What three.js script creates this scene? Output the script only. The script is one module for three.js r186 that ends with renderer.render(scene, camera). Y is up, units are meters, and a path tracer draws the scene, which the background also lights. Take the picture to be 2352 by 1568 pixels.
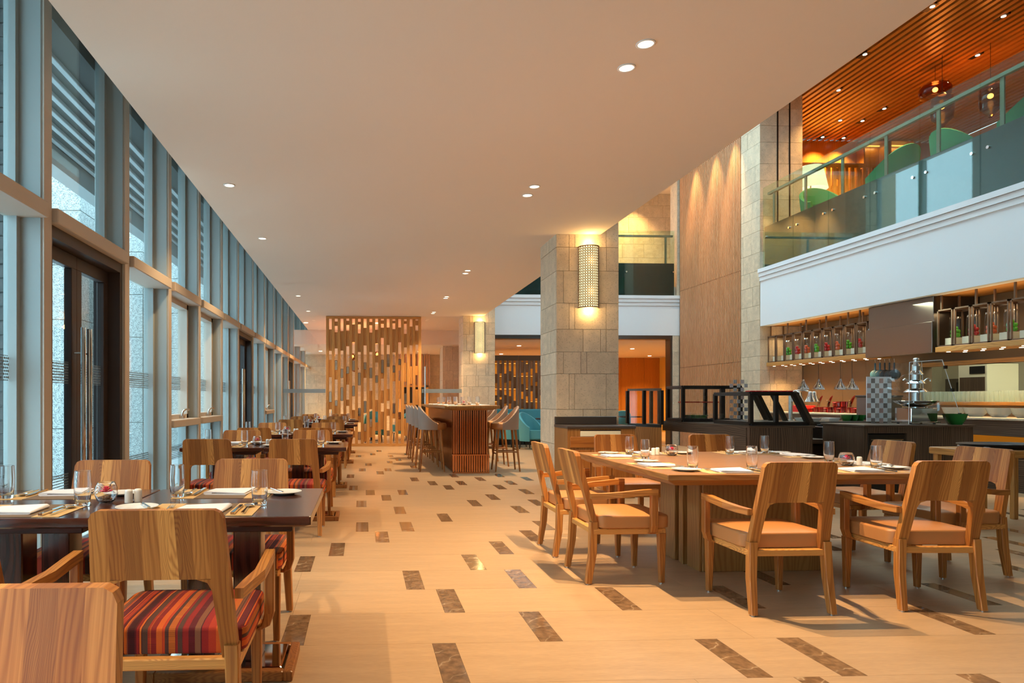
import * as THREE from 'three';
import { mergeGeometries, mergeVertices } from 'three/addons/utils/BufferGeometryUtils.js';
import { RectAreaLightUniformsLib } from 'three/addons/lights/RectAreaLightUniformsLib.js';

// ---------------------------------------------------------------- camera, sky, exposure
const scene = new THREE.Scene();
const F = 1570, CX = 904, CY = 918, CH = 1.2, YAW = Math.atan(70 / 1570), CO = Math.cos(YAW), SI = Math.sin(YAW);
const camera = new THREE.PerspectiveCamera(2 * Math.atan(784 / F) * 180 / Math.PI, 2352 / 1568, 0.05, 200);
camera.position.set(0, CH, 0);
camera.rotation.y = -YAW;
camera.setViewOffset(2352, 1568, 1176 - CX, 784 - CY, 2352, 1568);
const renderer = new THREE.WebGLRenderer();
renderer.toneMapping = THREE.LinearToneMapping;
renderer.toneMappingExposure = 0.94;
renderer.shadowMap.enabled = true;
RectAreaLightUniformsLib.init();
scene.background = new THREE.Color().setRGB(0.56, 0.83, 1.0);   // overcast daylight
scene.backgroundIntensity = 6.7;
const WARM = new THREE.Color().setRGB(1, 0.68, 0.36), AMBER = new THREE.Color().setRGB(1, 0.58, 0.2), NEUTRAL = new THREE.Color().setRGB(1, 0.9, 0.66);
const DOWN = 19;   // candela of a ceiling downlight

// ---------------------------------------------------------------- photo pixel -> place
const ray = (px, py) => { const a = (px - CX) / F; return [a * CO + SI, (CY - py) / F, CO - a * SI]; };
const pH = (px, py, h = 0) => { const [x, y, z] = ray(px, py), t = (h - CH) / y; return new THREE.Vector3(x * t, h, -z * t); };
const pZ = (px, py, zf) => { const [x, y, z] = ray(px, py), t = zf / z; return new THREE.Vector3(x * t, CH + y * t, -zf); };
const pX = (px, py, X) => { const [x, y, z] = ray(px, py), t = X / x; return new THREE.Vector3(X, CH + y * t, -z * t); };

// ---------------------------------------------------------------- small helpers
let seed = 12345;
const rnd = () => { seed = (seed + 0x6d2b79f5) | 0; let t = Math.imul(seed ^ (seed >>> 15), 1 | seed); t = (t + Math.imul(t ^ (t >>> 7), 61 | t)) ^ t; return ((t ^ (t >>> 14)) >>> 0) / 4294967296; };
const rr = (a, b) => a + (b - a) * rnd();
const used = new Map();
function numbered(n) { const k = used.get(n) || 0; used.set(n, k + 1); return k ? n + '_' + String(k).padStart(3, '0') : n; }
const V = (x, y, z) => new THREE.Vector3(x, y, z);
function tag(o, label, category, group, kind) { if (label) o.userData.label = label; if (category) o.userData.category = category; if (group) o.userData.group = group; if (kind) o.userData.kind = kind; return o; }
function thing(name, label, category, group, pos = [0, 0, 0], turn = 0) { const o = new THREE.Group(); o.name = numbered(name); o.position.set(...pos); o.rotation.y = turn; scene.add(o); return tag(o, label, category, group); }
function struct(name, label, category) { const o = new THREE.Group(); o.name = name; used.set(name, 1); scene.add(o); return tag(o, label, category || 'structure', null, 'structure'); }
function mk(name, geo, mat, parent, pos, turn) {
  const m = new THREE.Mesh(geo, mat); m.name = name; m.castShadow = m.receiveShadow = true;
  if (pos) m.position.set(...pos); if (turn) m.rotation.y = turn;
  parent.add(m); return m;
}
function solo(name, geo, mat, label, category, group, pos, turn) { const m = mk(numbered(name), geo, mat, scene, pos, turn); return tag(m, label, category, group); }
function dup(o, pos, turn, label, group) {
  const c = o.clone(); c.name = numbered(o.name.replace(/_\d{3}$/, '')); c.position.set(...pos); c.rotation.y = turn || 0; scene.add(c);
  c.userData = { ...o.userData }; if (label) c.userData.label = label; if (group) c.userData.group = group; return c;
}
// --- geometry
const uvBox = (g, grain = 'y', off = [0, 0]) => {   // planar mapping in metres, v along the grain axis
  if (g.index) g = g.toNonIndexed();
  const p = g.attributes.position, n = new Float32Array(p.count * 2), a = V(), b = V(), c = V();
  for (let i = 0; i < p.count; i += 3) {
    a.fromBufferAttribute(p, i); b.fromBufferAttribute(p, i + 1); c.fromBufferAttribute(p, i + 2);
    const nn = b.clone().sub(a).cross(c.clone().sub(a)), ax = Math.abs(nn.x), ay = Math.abs(nn.y), az = Math.abs(nn.z);
    const skip = ax >= ay && ax >= az ? 'x' : ay >= az ? 'y' : 'z';
    let [u, v] = ['x', 'y', 'z'].filter((k) => k !== skip);
    if (u === grain) [u, v] = [v, u];
    [a, b, c].forEach((q, k) => { n[(i + k) * 2] = q[u] + off[0]; n[(i + k) * 2 + 1] = q[v] + off[1]; });
  }
  g.setAttribute('uv', new THREE.BufferAttribute(n, 2)); return g;
};
const move = (g, x = 0, y = 0, z = 0) => { g.translate(x, y, z); return g; };
const B = (x0, x1, y0, y1, z0, z1, grain = 'y', off) => uvBox(move(new THREE.BoxGeometry(Math.abs(x1 - x0), Math.abs(y1 - y0), Math.abs(z1 - z0)), (x0 + x1) / 2, (y0 + y1) / 2, (z0 + z1) / 2), grain, off || [rnd() * 3, rnd() * 3]);
const join = (list) => mergeGeometries(list.map((g) => { g = g.index ? g.toNonIndexed() : g; for (const k of Object.keys(g.attributes)) if (!['position', 'normal', 'uv'].includes(k)) g.deleteAttribute(k); if (!g.attributes.uv) g.setAttribute('uv', new THREE.BufferAttribute(new Float32Array(g.attributes.position.count * 2), 2)); return g; }));
function loft(secs, grain = 'y', caps = true, off) {   // rings of points joined into a closed skin, flat shaded
  const pos = [], n = secs[0].length, tri = (a, b, c) => pos.push(...a, ...b, ...c);
  for (let s = 0; s + 1 < secs.length; s++) for (let i = 0; i < n; i++) { const j = (i + 1) % n, A = secs[s][i], Bq = secs[s][j], C = secs[s + 1][j], D = secs[s + 1][i]; tri(A, Bq, C); tri(A, C, D); }
  if (caps) for (const [ring, flip] of [[secs[0], true], [secs[secs.length - 1], false]]) for (let i = 1; i + 1 < n; i++) flip ? tri(ring[0], ring[i + 1], ring[i]) : tri(ring[0], ring[i], ring[i + 1]);
  const g = new THREE.BufferGeometry(); g.setAttribute('position', new THREE.Float32BufferAttribute(pos, 3)); g.computeVertexNormals();
  return uvBox(g, grain, off || [rnd() * 3, rnd() * 3]);
}
// octagon (chamfered rectangle) round (x,z) at height y, counter-clockwise seen from below so that lofts going up face outwards
const oct = (x, y, z, w, d, c = 0.004) => { const a = w / 2, b = d / 2; return [[x - a, y, z - b + c], [x - a, y, z + b - c], [x - a + c, y, z + b], [x + a - c, y, z + b], [x + a, y, z + b - c], [x + a, y, z - b + c], [x + a - c, y, z - b], [x - a + c, y, z - b]]; };
const cbox = (x0, x1, y0, y1, z0, z1, c = 0.006, grain = 'y', off) => { const x = (x0 + x1) / 2, z = (z0 + z1) / 2, w = Math.abs(x1 - x0), d = Math.abs(z1 - z0), lo = Math.min(y0, y1), hi = Math.max(y0, y1); return loft([oct(x, lo, z, w - 2 * c, d - 2 * c, c), oct(x, lo + c, z, w, d, c), oct(x, hi - c, z, w, d, c), oct(x, hi, z, w - 2 * c, d - 2 * c, c)], grain, true, off); };
function prism(poly, y0, y1, grain = 'y', off) {   // polygon of [x, z] raised from y0 to y1
  const area = poly.reduce((s, p, i) => { const q = poly[(i + 1) % poly.length]; return s + p[0] * q[1] - q[0] * p[1]; }, 0);
  const pts = area > 0 ? [...poly].reverse() : poly;
  return loft([pts.map(([x, z]) => [x, y0, z]), pts.map(([x, z]) => [x, y1, z])], grain, true, off);
}
function plate(pts, t, grain = 'y', map = (x, y, z) => [x, y, z], off) {   // polygon in x/y given thickness t along z, then bent by map
  const g = new THREE.ExtrudeGeometry(new THREE.Shape(pts.map(([x, y]) => new THREE.Vector2(x, y))), { depth: t, bevelEnabled: false });
  const h = g.index ? g.toNonIndexed() : g, p = h.attributes.position;
  for (let i = 0; i < p.count; i++) p.setXYZ(i, ...map(p.getX(i), p.getY(i), p.getZ(i)));
  h.computeVertexNormals(); return uvBox(h, grain, off || [rnd() * 3, rnd() * 3]);
}
const cyl = (r0, r1, h, n = 16, x = 0, y = 0, z = 0) => move(new THREE.CylinderGeometry(r1, r0, h, n), x, y + h / 2, z);   // r0 below, r1 above, base at y
const lathe = (pts, n = 20) => new THREE.LatheGeometry(pts.map(([r, y]) => new THREE.Vector2(r, y)), n);
const tube = (pts, r, n = 24, rad = 8) => new THREE.TubeGeometry(new THREE.CatmullRomCurve3(pts.map((p) => V(...p))), n, r, rad, false);
const bar = (a, b, r, n = 8, r2 = r) => { const A = V(...a), Bv = V(...b), d = Bv.clone().sub(A), g = new THREE.CylinderGeometry(r2, r, d.length(), n); g.translate(0, d.length() / 2, 0); g.applyQuaternion(new THREE.Quaternion().setFromUnitVectors(V(0, 1, 0), d.normalize())); return move(g, ...a); };
const ball = (r, x = 0, y = 0, z = 0, n = 12) => move(new THREE.SphereGeometry(r, n, Math.max(6, n * 0.7 | 0)), x, y, z);

// ---------------------------------------------------------------- textures
const hash = (x, y, s) => { let h = (x * 374761393 + y * 668265263 + s * 974711) | 0; h = Math.imul(h ^ (h >>> 13), 1274126177); return ((h ^ (h >>> 16)) >>> 0) / 4294967296; };
function vn(x, y, px, py, s) { const ix = Math.floor(x), iy = Math.floor(y), fx = x - ix, fy = y - iy, u = fx * fx * (3 - 2 * fx), v = fy * fy * (3 - 2 * fy), w = (i, p) => ((i % p) + p) % p; const a = hash(w(ix, px), w(iy, py), s), b = hash(w(ix + 1, px), w(iy, py), s), c = hash(w(ix, px), w(iy + 1, py), s), d = hash(w(ix + 1, px), w(iy + 1, py), s); return a + (b - a) * u + (c - a) * v + (a - b - c + d) * u * v; }
const fbm = (x, y, px, py, s, o = 3) => { let v = 0, a = 0.5, t = 0; for (let i = 0; i < o; i++) { v += a * vn(x, y, px, py, s + i); t += a; x *= 2; y *= 2; px *= 2; py *= 2; a *= 0.5; } return v / t; };
function tex(w, h, fn, metres, srgb = true) {   // metres = [u, v] size of one repeat
  const d = new Uint8Array(w * h * 4);
  for (let y = 0, i = 0; y < h; y++) for (let x = 0; x < w; x++, i += 4) { const c = fn(x / w, y / h); d[i] = Math.max(0, Math.min(255, c[0])); d[i + 1] = Math.max(0, Math.min(255, c[1])); d[i + 2] = Math.max(0, Math.min(255, c[2])); d[i + 3] = c.length > 3 ? c[3] : 255; }
  const t = new THREE.DataTexture(d, w, h); t.wrapS = t.wrapT = THREE.RepeatWrapping; t.magFilter = THREE.LinearFilter; t.minFilter = THREE.LinearMipmapLinearFilter; if (srgb) t.colorSpace = THREE.SRGBColorSpace; t.repeat.set(1 / metres[0], 1 / metres[1]); t.needsUpdate = true; return t;
}
const mix3 = (a, b, t) => [a[0] + (b[0] - a[0]) * t, a[1] + (b[1] - a[1]) * t, a[2] + (b[2] - a[2]) * t];
const wood = (lo, hi, s, rings = 9, size = [0.32, 0.9], pore = 0.25, ringK = 0.55) => tex(512, 768, (u, v) => {
  const warp = fbm(u * 3, v * 2, 3, 2, s, 3) * 2.6, r = 0.5 + 0.5 * Math.sin((u * rings + warp * 1.6) * 6.2832 / 1.0), fine = fbm(u * 90, v * 4, 90, 4, s + 9, 2), tone = fbm(u * 4, v * 1, 4, 1, s + 20, 2);
  const t = ringK * Math.pow(r, 2.2) + pore * fine + 0.35 * (tone - 0.4); return mix3(hi, lo, Math.max(0, Math.min(1, t)));
}, size);
const T = {
  oak: wood([146, 92, 44], [222, 170, 106], 3, 12, [0.24, 0.9], 0.42, 0.36),
  oakFig: tex(512, 768, (u, v) => { const y = v * 2, cx = 0.5 + 0.2 * (fbm(0.5, v * 3, 3, 3, 91, 2) - 0.5), dx = (u - cx) * 2, arch = dx * dx * 2.6 + 0.55 * Math.sin(y * 6.2832) * (1 - Math.min(1, Math.abs(dx))) + 1.1 * fbm(u * 4, v * 5, 4, 5, 95, 3), r = Math.pow(0.5 + 0.5 * Math.sin(arch * 34), 1.7), fine = fbm(u * 80, v * 5, 80, 5, 97, 2); return mix3([226, 176, 112], [150, 96, 48], Math.max(0, Math.min(1, 0.42 * r + 0.4 * fine - 0.05))); }, [0.16, 0.9]),
  oakFine: wood([178, 128, 72], [222, 174, 112], 41, 14, [0.4, 1.2], 0.35),
  walnut: wood([44, 19, 14], [92, 44, 31], 7, 12, [0.5, 1.3], 0.5),
  zebra: wood([56, 42, 34], [124, 102, 84], 11, 26, [0.6, 1.4], 0.5),
  stone: tex(512, 512, (u, v) => { const n = fbm(u * 8, v * 8, 8, 8, 5, 4), f = hash(u * 512 | 0, v * 512 | 0, 4), pit = fbm(u * 60, v * 60, 60, 60, 8, 2) > 0.71 ? -20 : 0, k = 212 + (n - 0.5) * 34 + (f - 0.5) * 16 + pit; return [k, k * 0.925, k * 0.81]; }, [0.7, 0.7]),
  granite: tex(256, 256, (u, v) => { const f = hash(u * 256 | 0, v * 256 | 0, 4), n = fbm(u * 40, v * 40, 40, 40, 8, 2), k = 176 + (n > 0.6 ? -58 : n < 0.38 ? 34 : 0) + (f - 0.5) * 46; return [k, k, k * 0.97]; }, [0.34, 0.34]),
  slab: tex(512, 512, (u, v) => { const n = fbm(u * 4, v * 14, 4, 14, 31, 4), f = fbm(u * 30, v * 160, 30, 160, 37, 2), k = 206 + (n - 0.5) * 18 + (f - 0.5) * 18; return [k, k * 0.885, k * 0.74]; }, [0.9, 0.48]),
  marble: tex(512, 512, (u, v) => { const w = fbm(u * 4, v * 4, 4, 4, 51, 4), a = Math.abs(Math.sin((v * 4 + u * 2 + w * 1.5) * 3.14159)), vein = Math.pow(1 - a, 9) * fbm(u * 7, v * 7, 7, 7, 59, 2), n = fbm(u * 20, v * 20, 20, 20, 55, 3), k = 92 + n * 62; return mix3([k, k * 0.78, k * 0.58], [226, 208, 178], Math.min(1, vein * 0.8)); }, [0.5, 0.6]),
  leather: tex(256, 256, (u, v) => { const n = fbm(u * 40, v * 40, 40, 40, 61, 2), k = 128 + (n - 0.5) * 200; return [k, k, k]; }, [0.12, 0.12], false),
  fleck: tex(256, 256, (u, v) => { const n = fbm(u * 10, v * 10, 10, 10, 71, 3), k = 232 + (n - 0.5) * 26; return [k, k, k]; }, [1.6, 1.6]),
  brick: tex(256, 256, (u, v) => { const n = fbm(u * 9, v * 20, 9, 20, 81, 3), k = 40 + n * 34; return [k, k * 0.86, k * 0.84]; }, [0.5, 0.5]),
};
T.stripe = (() => {   // woven stripes run from front to back of the seat
  const cols = [[112, 20, 26], [236, 104, 28], [140, 26, 24], [96, 62, 48], [222, 72, 24], [120, 20, 28], [150, 92, 60], [206, 60, 26], [82, 18, 26], [238, 120, 36], [104, 60, 50], [170, 34, 26]], W = [];
  let s = 5; const r = () => (s = (s * 16807) % 2147483647) / 2147483647; let at = 0;
  while (at < 1) { const w = r() < 0.3 ? 0.03 + r() * 0.03 : 0.005 + r() * 0.012; W.push([at, cols[r() * cols.length | 0], r() < 0.35]); at += w; }
  return tex(512, 128, (u, v) => { let k = W[0]; for (const q of W) if (u >= q[0]) k = q; const weave = 0.86 + 0.14 * Math.sin(v * 128 * 1.7) * Math.sin(u * 512 * 1.6), dash = k[2] && Math.sin(v * 200) > 0.2 ? 0.72 : 1; return k[1].map((c) => c * weave * dash); }, [0.42, 0.1]);
})();
T.mat = tex(256, 64, (u, v) => { const w = 0.93 + 0.07 * Math.sin(v * 400) * Math.sin(u * 900), band = u > 0.24 && u < 0.76; return (band ? [128, 104, 80] : [224, 184, 124]).map((c) => c * w); }, [0.44, 0.32]);
T.dots = tex(128, 128, (u, v) => { const a = (u * 8) % 1 - 0.5, b = (v * 8 + (Math.floor(u * 8) % 2) * 0.5) % 1 - 0.5, k = a * a + b * b < 0.13 ? 255 : 0; return [k, k, k]; }, [0.16, 0.16], false);

// ---------------------------------------------------------------- materials
const S = (o) => new THREE.MeshStandardMaterial(o), P = (o) => new THREE.MeshPhysicalMaterial(o), lin = (r, g, b) => new THREE.Color().setRGB(r, g, b);
const M = {
  plaster: S({ color: lin(0.77, 0.665, 0.565), roughness: 0.92 }),
  white: S({ color: lin(0.82, 0.83, 0.84), roughness: 0.75 }),
  slabs: [1, 0.97, 0.94, 1.02].map((k) => P({ color: lin(0.78 * k, 0.67 * k, 0.56 * k), map: T.slab, roughness: 0.36, specularIntensity: 0.6 })),
  marble: [1, 0.86, 1.15].map((k) => P({ color: lin(k, k, k), map: T.marble, roughness: 0.09 })),
  grout: S({ color: lin(0.36, 0.29, 0.21), roughness: 0.9 }),
  stone: [1, 0.95, 1.04].map((k) => S({ color: lin(0.97 * k, 0.92 * k, 0.86 * k), map: T.stone, roughness: 0.8 })),
  joint: S({ color: lin(0.4, 0.35, 0.28), roughness: 0.9 }),
  granite: S({ color: lin(0.95, 0.98, 1), map: T.granite, roughness: 0.6 }),
  paving: S({ color: lin(0.8, 0.82, 0.82), map: T.fleck, roughness: 0.8 }),
  mullion: S({ color: lin(0.34, 0.37, 0.36), roughness: 0.5 }),
  transom: S({ color: lin(0.52, 0.45, 0.38), roughness: 0.55 }),
  doorFrame: S({ color: lin(0.045, 0.032, 0.03), roughness: 0.4 }),
  thinGlass: P({ color: lin(0.93, 0.96, 0.95), transmission: 1, thickness: 0, roughness: 0, ior: 1.5 }),
  cloudGlass: P({ color: lin(0.9, 0.95, 0.9), transmission: 0.85, thickness: 0, roughness: 0.3, ior: 1.5 }),
  railing: S({ color: lin(0.24, 0.2, 0.13), roughness: 0.45 }),
  pane: P({ color: lin(0.9, 0.96, 0.96), transmission: 1, thickness: 0, roughness: 0, ior: 1.5 }),
  clearPane: P({ color: lin(0.96, 0.98, 0.97), transmission: 1, thickness: 0, roughness: 0, ior: 1.5 }),
  greenPane: P({ color: lin(0.8, 0.93, 0.9), transmission: 1, thickness: 0, roughness: 0, ior: 1.52 }),
  frit: S({ color: lin(0.2, 0.24, 0.25), roughness: 0.6, alphaMap: T.dots, transparent: true }),
  film: S({ color: lin(0.2, 0.28, 0.34), roughness: 0.5, transparent: true, opacity: 0.6 }),
  glass: P({ color: 0xffffff, transmission: 1, thickness: 0.003, roughness: 0, ior: 1.48 }),
  oak: [[0.86, 0.68, 0.44], [0.5, 0.33, 0.18], [1.05, 0.9, 0.64], [0.68, 0.48, 0.27]].map((c, i) => P({ color: lin(...c), map: i === 1 || i === 2 ? T.oakFig : T.oak, roughness: 0.42 })),
  oakFine: [[0.98, 0.84, 0.64], [0.84, 0.68, 0.48]].map((c) => P({ color: lin(...c), map: T.oakFine, roughness: 0.4 })),
  tableOak: [[0.52, 0.43, 0.34], [0.55, 0.45, 0.34]].map((c) => P({ color: lin(...c), map: T.oakFine, roughness: 0.3 })),
  slatWood: S({ color: lin(0.95, 0.83, 1.08), map: T.oakFine, roughness: 0.55 }),
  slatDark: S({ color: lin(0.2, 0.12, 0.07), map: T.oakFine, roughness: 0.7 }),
  orangeWood: P({ color: lin(0.74, 0.5, 0.22), map: T.oakFine, roughness: 0.3 }),
  walnut: P({ map: T.walnut, roughness: 0.18, clearcoat: 0.6, clearcoatRoughness: 0.12 }),
  walnutEdge: S({ color: lin(0.7, 0.55, 0.45), map: T.walnut, roughness: 0.5 }),
  zebra: P({ map: T.zebra, roughness: 0.45 }),
  stripe: P({ map: T.stripe, roughness: 0.95, bumpMap: T.leather, bumpScale: 0.0006, sheen: 0.3, sheenColor: lin(0.5, 0.2, 0.1) }),
  tan: P({ color: lin(0.5, 0.215, 0.07), roughness: 0.4, bumpMap: T.leather, bumpScale: 0.0002 }),
  taupe: P({ color: lin(0.3, 0.2, 0.145), roughness: 0.5, bumpMap: T.leather, bumpScale: 0.0002 }),
  teal: P({ color: lin(0.08, 0.33, 0.38), roughness: 0.45, bumpMap: T.leather, bumpScale: 0.0002 }),
  green: S({ color: lin(0.03, 0.24, 0.09), roughness: 0.8 }),
  linen: S({ color: lin(0.8, 0.79, 0.82), roughness: 0.95 }),
  mat: S({ map: T.mat, roughness: 0.9 }),
  china: P({ color: lin(0.85, 0.84, 0.8), roughness: 0.12 }),
  steel: S({ color: lin(0.62, 0.6, 0.57), metalness: 1, roughness: 0.24 }),
  chrome: S({ color: lin(0.82, 0.81, 0.79), metalness: 1, roughness: 0.06 }),
  brushed: S({ color: lin(0.17, 0.155, 0.145), metalness: 1, roughness: 0.3 }),
  bronze: S({ color: lin(0.2, 0.13, 0.09), metalness: 0.6, roughness: 0.45 }),
  bronzeSlat: S({ color: lin(0.34, 0.2, 0.13), metalness: 0.35, roughness: 0.4 }),
  copper: S({ color: lin(0.66, 0.29, 0.14), metalness: 1, roughness: 0.16 }),
  mirror: S({ color: lin(0.55, 0.4, 0.3), metalness: 1, roughness: 0.05 }),
  black: P({ color: lin(0.014, 0.013, 0.013), roughness: 0.3 }),
  darkStone: P({ color: lin(0.06, 0.045, 0.036), roughness: 0.28 }),
  darkPanel: P({ color: lin(0.025, 0.032, 0.03), roughness: 0.3 }),
  brownTile: P({ color: lin(0.17, 0.105, 0.055), roughness: 0.5 }),
  cream: S({ color: lin(0.78, 0.74, 0.56), roughness: 0.8 }),
  board: S({ color: lin(0.75, 0.6, 0.4), map: T.oakFine, roughness: 0.6 }),
  beam: S({ color: lin(0.42, 0.44, 0.44), roughness: 0.8 }),
  soffit: S({ color: lin(0.055, 0.052, 0.048), roughness: 0.8 }),
  strip: S({ color: lin(0.5, 0.53, 0.55), roughness: 0.6 }),
  brick: S({ map: T.brick, roughness: 0.7 }),
  red: P({ color: lin(0.34, 0.018, 0.014), roughness: 0.18, clearcoat: 0.5 }),
  redBright: P({ color: lin(0.6, 0.02, 0.018), roughness: 0.25 }),
  greenGlaze: P({ color: lin(0.03, 0.2, 0.035), roughness: 0.15 }),
  apple: [P({ color: lin(0.5, 0.025, 0.03), roughness: 0.2 }), P({ color: lin(0.08, 0.42, 0.03), roughness: 0.2 }), P({ color: lin(0.62, 0.12, 0.06), roughness: 0.2 })],
  iron: S({ color: lin(0.04, 0.05, 0.06), roughness: 0.4, metalness: 0.5 }),
  blueIron: P({ color: lin(0.03, 0.1, 0.17), roughness: 0.35 }),
  pink: S({ color: lin(0.7, 0.03, 0.1), roughness: 0.5 }),
  pebble: P({ color: lin(0.22, 0.12, 0.05), roughness: 0.3 }),
  acrylic: P({ color: lin(0.95, 0.97, 0.98), transmission: 1, thickness: 0, roughness: 0.01, ior: 1.5 }),
  amberGlass: P({ color: lin(0.55, 0.26, 0.12), transmission: 1, thickness: 0, roughness: 0.02, ior: 1.5 }),
  yellow: S({ color: lin(0.72, 0.42, 0.06), roughness: 0.8 }),
};
const glow = (c, k) => S({ color: lin(0.02, 0.02, 0.02), emissive: c, emissiveIntensity: k, roughness: 0.6 });
const G = { down: glow(lin(1, 0.86, 0.62), 5), shade: glow(lin(1, 0.76, 0.36), 2.2), lampShade: glow(lin(1, 0.84, 0.5), 1.5), bulb: glow(lin(1, 0.6, 0.22), 14), strip: glow(lin(1, 0.5, 0.08), 2), tube: glow(lin(0.95, 1, 0.82), 5) };
function spot(parent, at, to, cd, angle = 0.7, pen = 0.6, color = WARM, soft = 1.5) {
  const l = new THREE.SpotLight(color, cd, 0, angle, pen, 2); l.position.set(...at); l.target.position.set(...to); l.castShadow = true; l.shadow.radius = soft; l.name = 'spot'; l.target.name = 'aim'; l.target.updateMatrixWorld(); parent.add(l); return l;
}
function point(parent, at, cd, color = WARM, soft = 2) { const l = new THREE.PointLight(color, cd); l.position.set(...at); l.castShadow = true; l.shadow.radius = soft; l.name = 'glow'; parent.add(l); return l; }
function area(parent, at, to, w, h, k, color = WARM) { const l = new THREE.RectAreaLight(color, k, w, h); l.position.set(...at); l.name = 'panel'; parent.add(l); l.lookAt(...to); return l; }

// ================================================================ THE SETTING
const CEIL = 3.36, EDGE_L = -1.70, EDGE_R = 3.10, XS = 8.305, ZB = 17.7, XK = 9.2, UPF = 4.5, UPC = 7.6;

// ---------------------------------------------------------------- floor: beige slabs in rows with marble insets
const floor = struct('floor', 'polished beige stone slab floor with scattered brown marble insets', 'floor');
mk('screed', B(-2.5, 9.3, -0.2, -0.0125, 4, -27, 'x'), M.grout, floor);
{
  const ROW = 0.4785, Z0 = 2.88, W = 0.115, rows = new Map();
  const tl = [];   // upper left corners of the insets in the photograph
  const add = (list, ox, oy, k) => list.forEach(([u, v]) => tl.push([ox + u / k, oy + v / k]));
  add([[1085, 1323], [1108, 975], [895, 857], [1265, 752], [1537, 848], [445, 680], [720, 607], [1437, 667], [603, 550], [875, 547], [1108, 492], [838, 450], [605, 412], [760, 375], [862, 343], [663, 345], [560, 318], [1625, 595], [1710, 538], [1570, 442], [1297, 405], [1410, 368], [1675, 400], [1617, 335], [1457, 307], [1527, 282], [1632, 260], [1345, 262], [1225, 285], [1145, 311], [1050, 288], [1185, 243], [1470, 245], [940, 265], [730, 227], [780, 209], [620, 210], [545, 247], [660, 178], [940, 190], [850, 150], [795, 163], [905, 115], [800, 125], [690, 113], [600, 125], [730, 95], [925, 138], [180, 1147], [245, 770], [1630, 1115]], 600, 1000, 2.76);
  add([[335, 97], [800, 338], [1175, 328], [1260, 513], [1995, 490], [845, 85], [1820, 205], [1915, 100], [2310, 297], [1045, 28]], 1200, 1300, 2.0417);
  add([[1845, 610], [1835, 660], [1835, 785], [1640, 835], [1645, 905], [1640, 1020], [1300, 1235]], 1750, 980, 3.336);
  const put = (x, k) => { const r = rows.get(k) || []; if (r.every((q) => Math.abs(q - x) > 0.2)) r.push(x); rows.set(k, r); };
  for (const [px, py] of tl) { const p = pH(px, py); put(p.x, Math.round((-p.z - Z0) / ROW) - 1); }
  for (let k = -13; k < 50; k++) for (let j = 0; j < 16; j++) {   // the rest of the pattern, where the photograph does not show it
    const x = rr(-2.3, 9), z = Z0 + ROW * k, hidden = z < 2.4 || z > 13.5 || (x > 3.3 && z < 9) || (x > 4.2);
    if (hidden && rnd() < 0.12 && (z > 2.4 || k % 2)) put(x, k);
  }
  let nb = 0, ni = 0; const farB = [], farI = [];
  for (let k = -14; k < 50; k++) {
    const z0 = Z0 + ROW * k, z1 = z0 + ROW, cuts = (rows.get(k) || []).filter((x) => x > -2.3 && x < 9).sort((a, b) => a - b);
    let x = -2.35; const near = z0 > 0.4 && z0 < 9.6, g = 0.0006;
    const slab = (a, b) => { for (let p = a; p < b - 0.02;) { let q = Math.min(b, p + 0.96 + 0.02 * Math.sin(k)); if (b - q < 0.3) q = b; const geo = B(p + g, q - g, -0.0125, 0, -z0 - g, -z1 + g, 'z'); if (near && nb < 295 && p < 7.5) { mk('slab', geo, M.slabs[(k * 7 + Math.floor(p * 3) + 100) % 4], floor); nb++; } else farB.push(geo); p = q; } };
    for (const c of cuts) { slab(x, c); const geo = B(c + g, c + W - g, -0.0125, 0.0002, -z0 - g, -z1 + g, 'z'); if (z0 < 15 && z0 > 0 && ni < 290) { mk('marble_inset', geo, M.marble[(ni * 5) % 3], floor); ni++; } else farI.push(geo); x = c + W; }
    slab(x, 9.25);
  }
  const a = mk('distant_slabs', join(farB), M.slabs[0], floor); a.userData.kind = 'stuff';
  const b = mk('distant_marble_insets', join(farI), M.marble[0], floor); b.userData.kind = 'stuff';
}
// ---------------------------------------------------------------- ceilings and roof
const ceiling = struct('ceiling', 'broad flat plaster ceiling over the dining area', 'ceiling');
mk('ceiling_board', B(EDGE_L, EDGE_R, CEIL, CEIL + 0.08, 4, -27, 'z'), M.plaster, ceiling);
mk('roof_slab', B(-2.7, EDGE_R - 0.15, 4.5, 4.7, 4, -27, 'z'), M.plaster, ceiling);
mk('fascia', B(EDGE_R - 0.15, EDGE_R, CEIL + 0.08, 4.75, 4, -ZB, 'z'), M.white, ceiling);
mk('void_ceiling', join([B(EDGE_R - 0.2, XS, UPC + 0.15, UPC + 0.4, 4, -6.5, 'z'), B(EDGE_R - 0.2, XS, UPC + 0.15, UPC + 0.4, -17.2, -ZB - 0.2, 'z'), B(EDGE_R - 0.2, 4.5, UPC + 0.15, UPC + 0.4, -6.5, -17.2, 'z'), B(7.8, XS, UPC + 0.15, UPC + 0.4, -6.5, -17.2, 'z')]), M.white, ceiling);
const skylight = struct('window_2', 'long rooflight over the double height space before the balcony', 'rooflight');
for (let k = 0; k < 8; k++) { const z = -6.5 - k * 1.3375; mk('rafter', B(4.5, 7.8, UPC + 0.15, UPC + 0.4, z, z - 0.1, 'x'), M.white, skylight); mk('pane', B(4.5, 7.8, UPC + 0.3, UPC + 0.31, z - 0.1, z - 1.3375), M.clearPane, skylight); }

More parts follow.
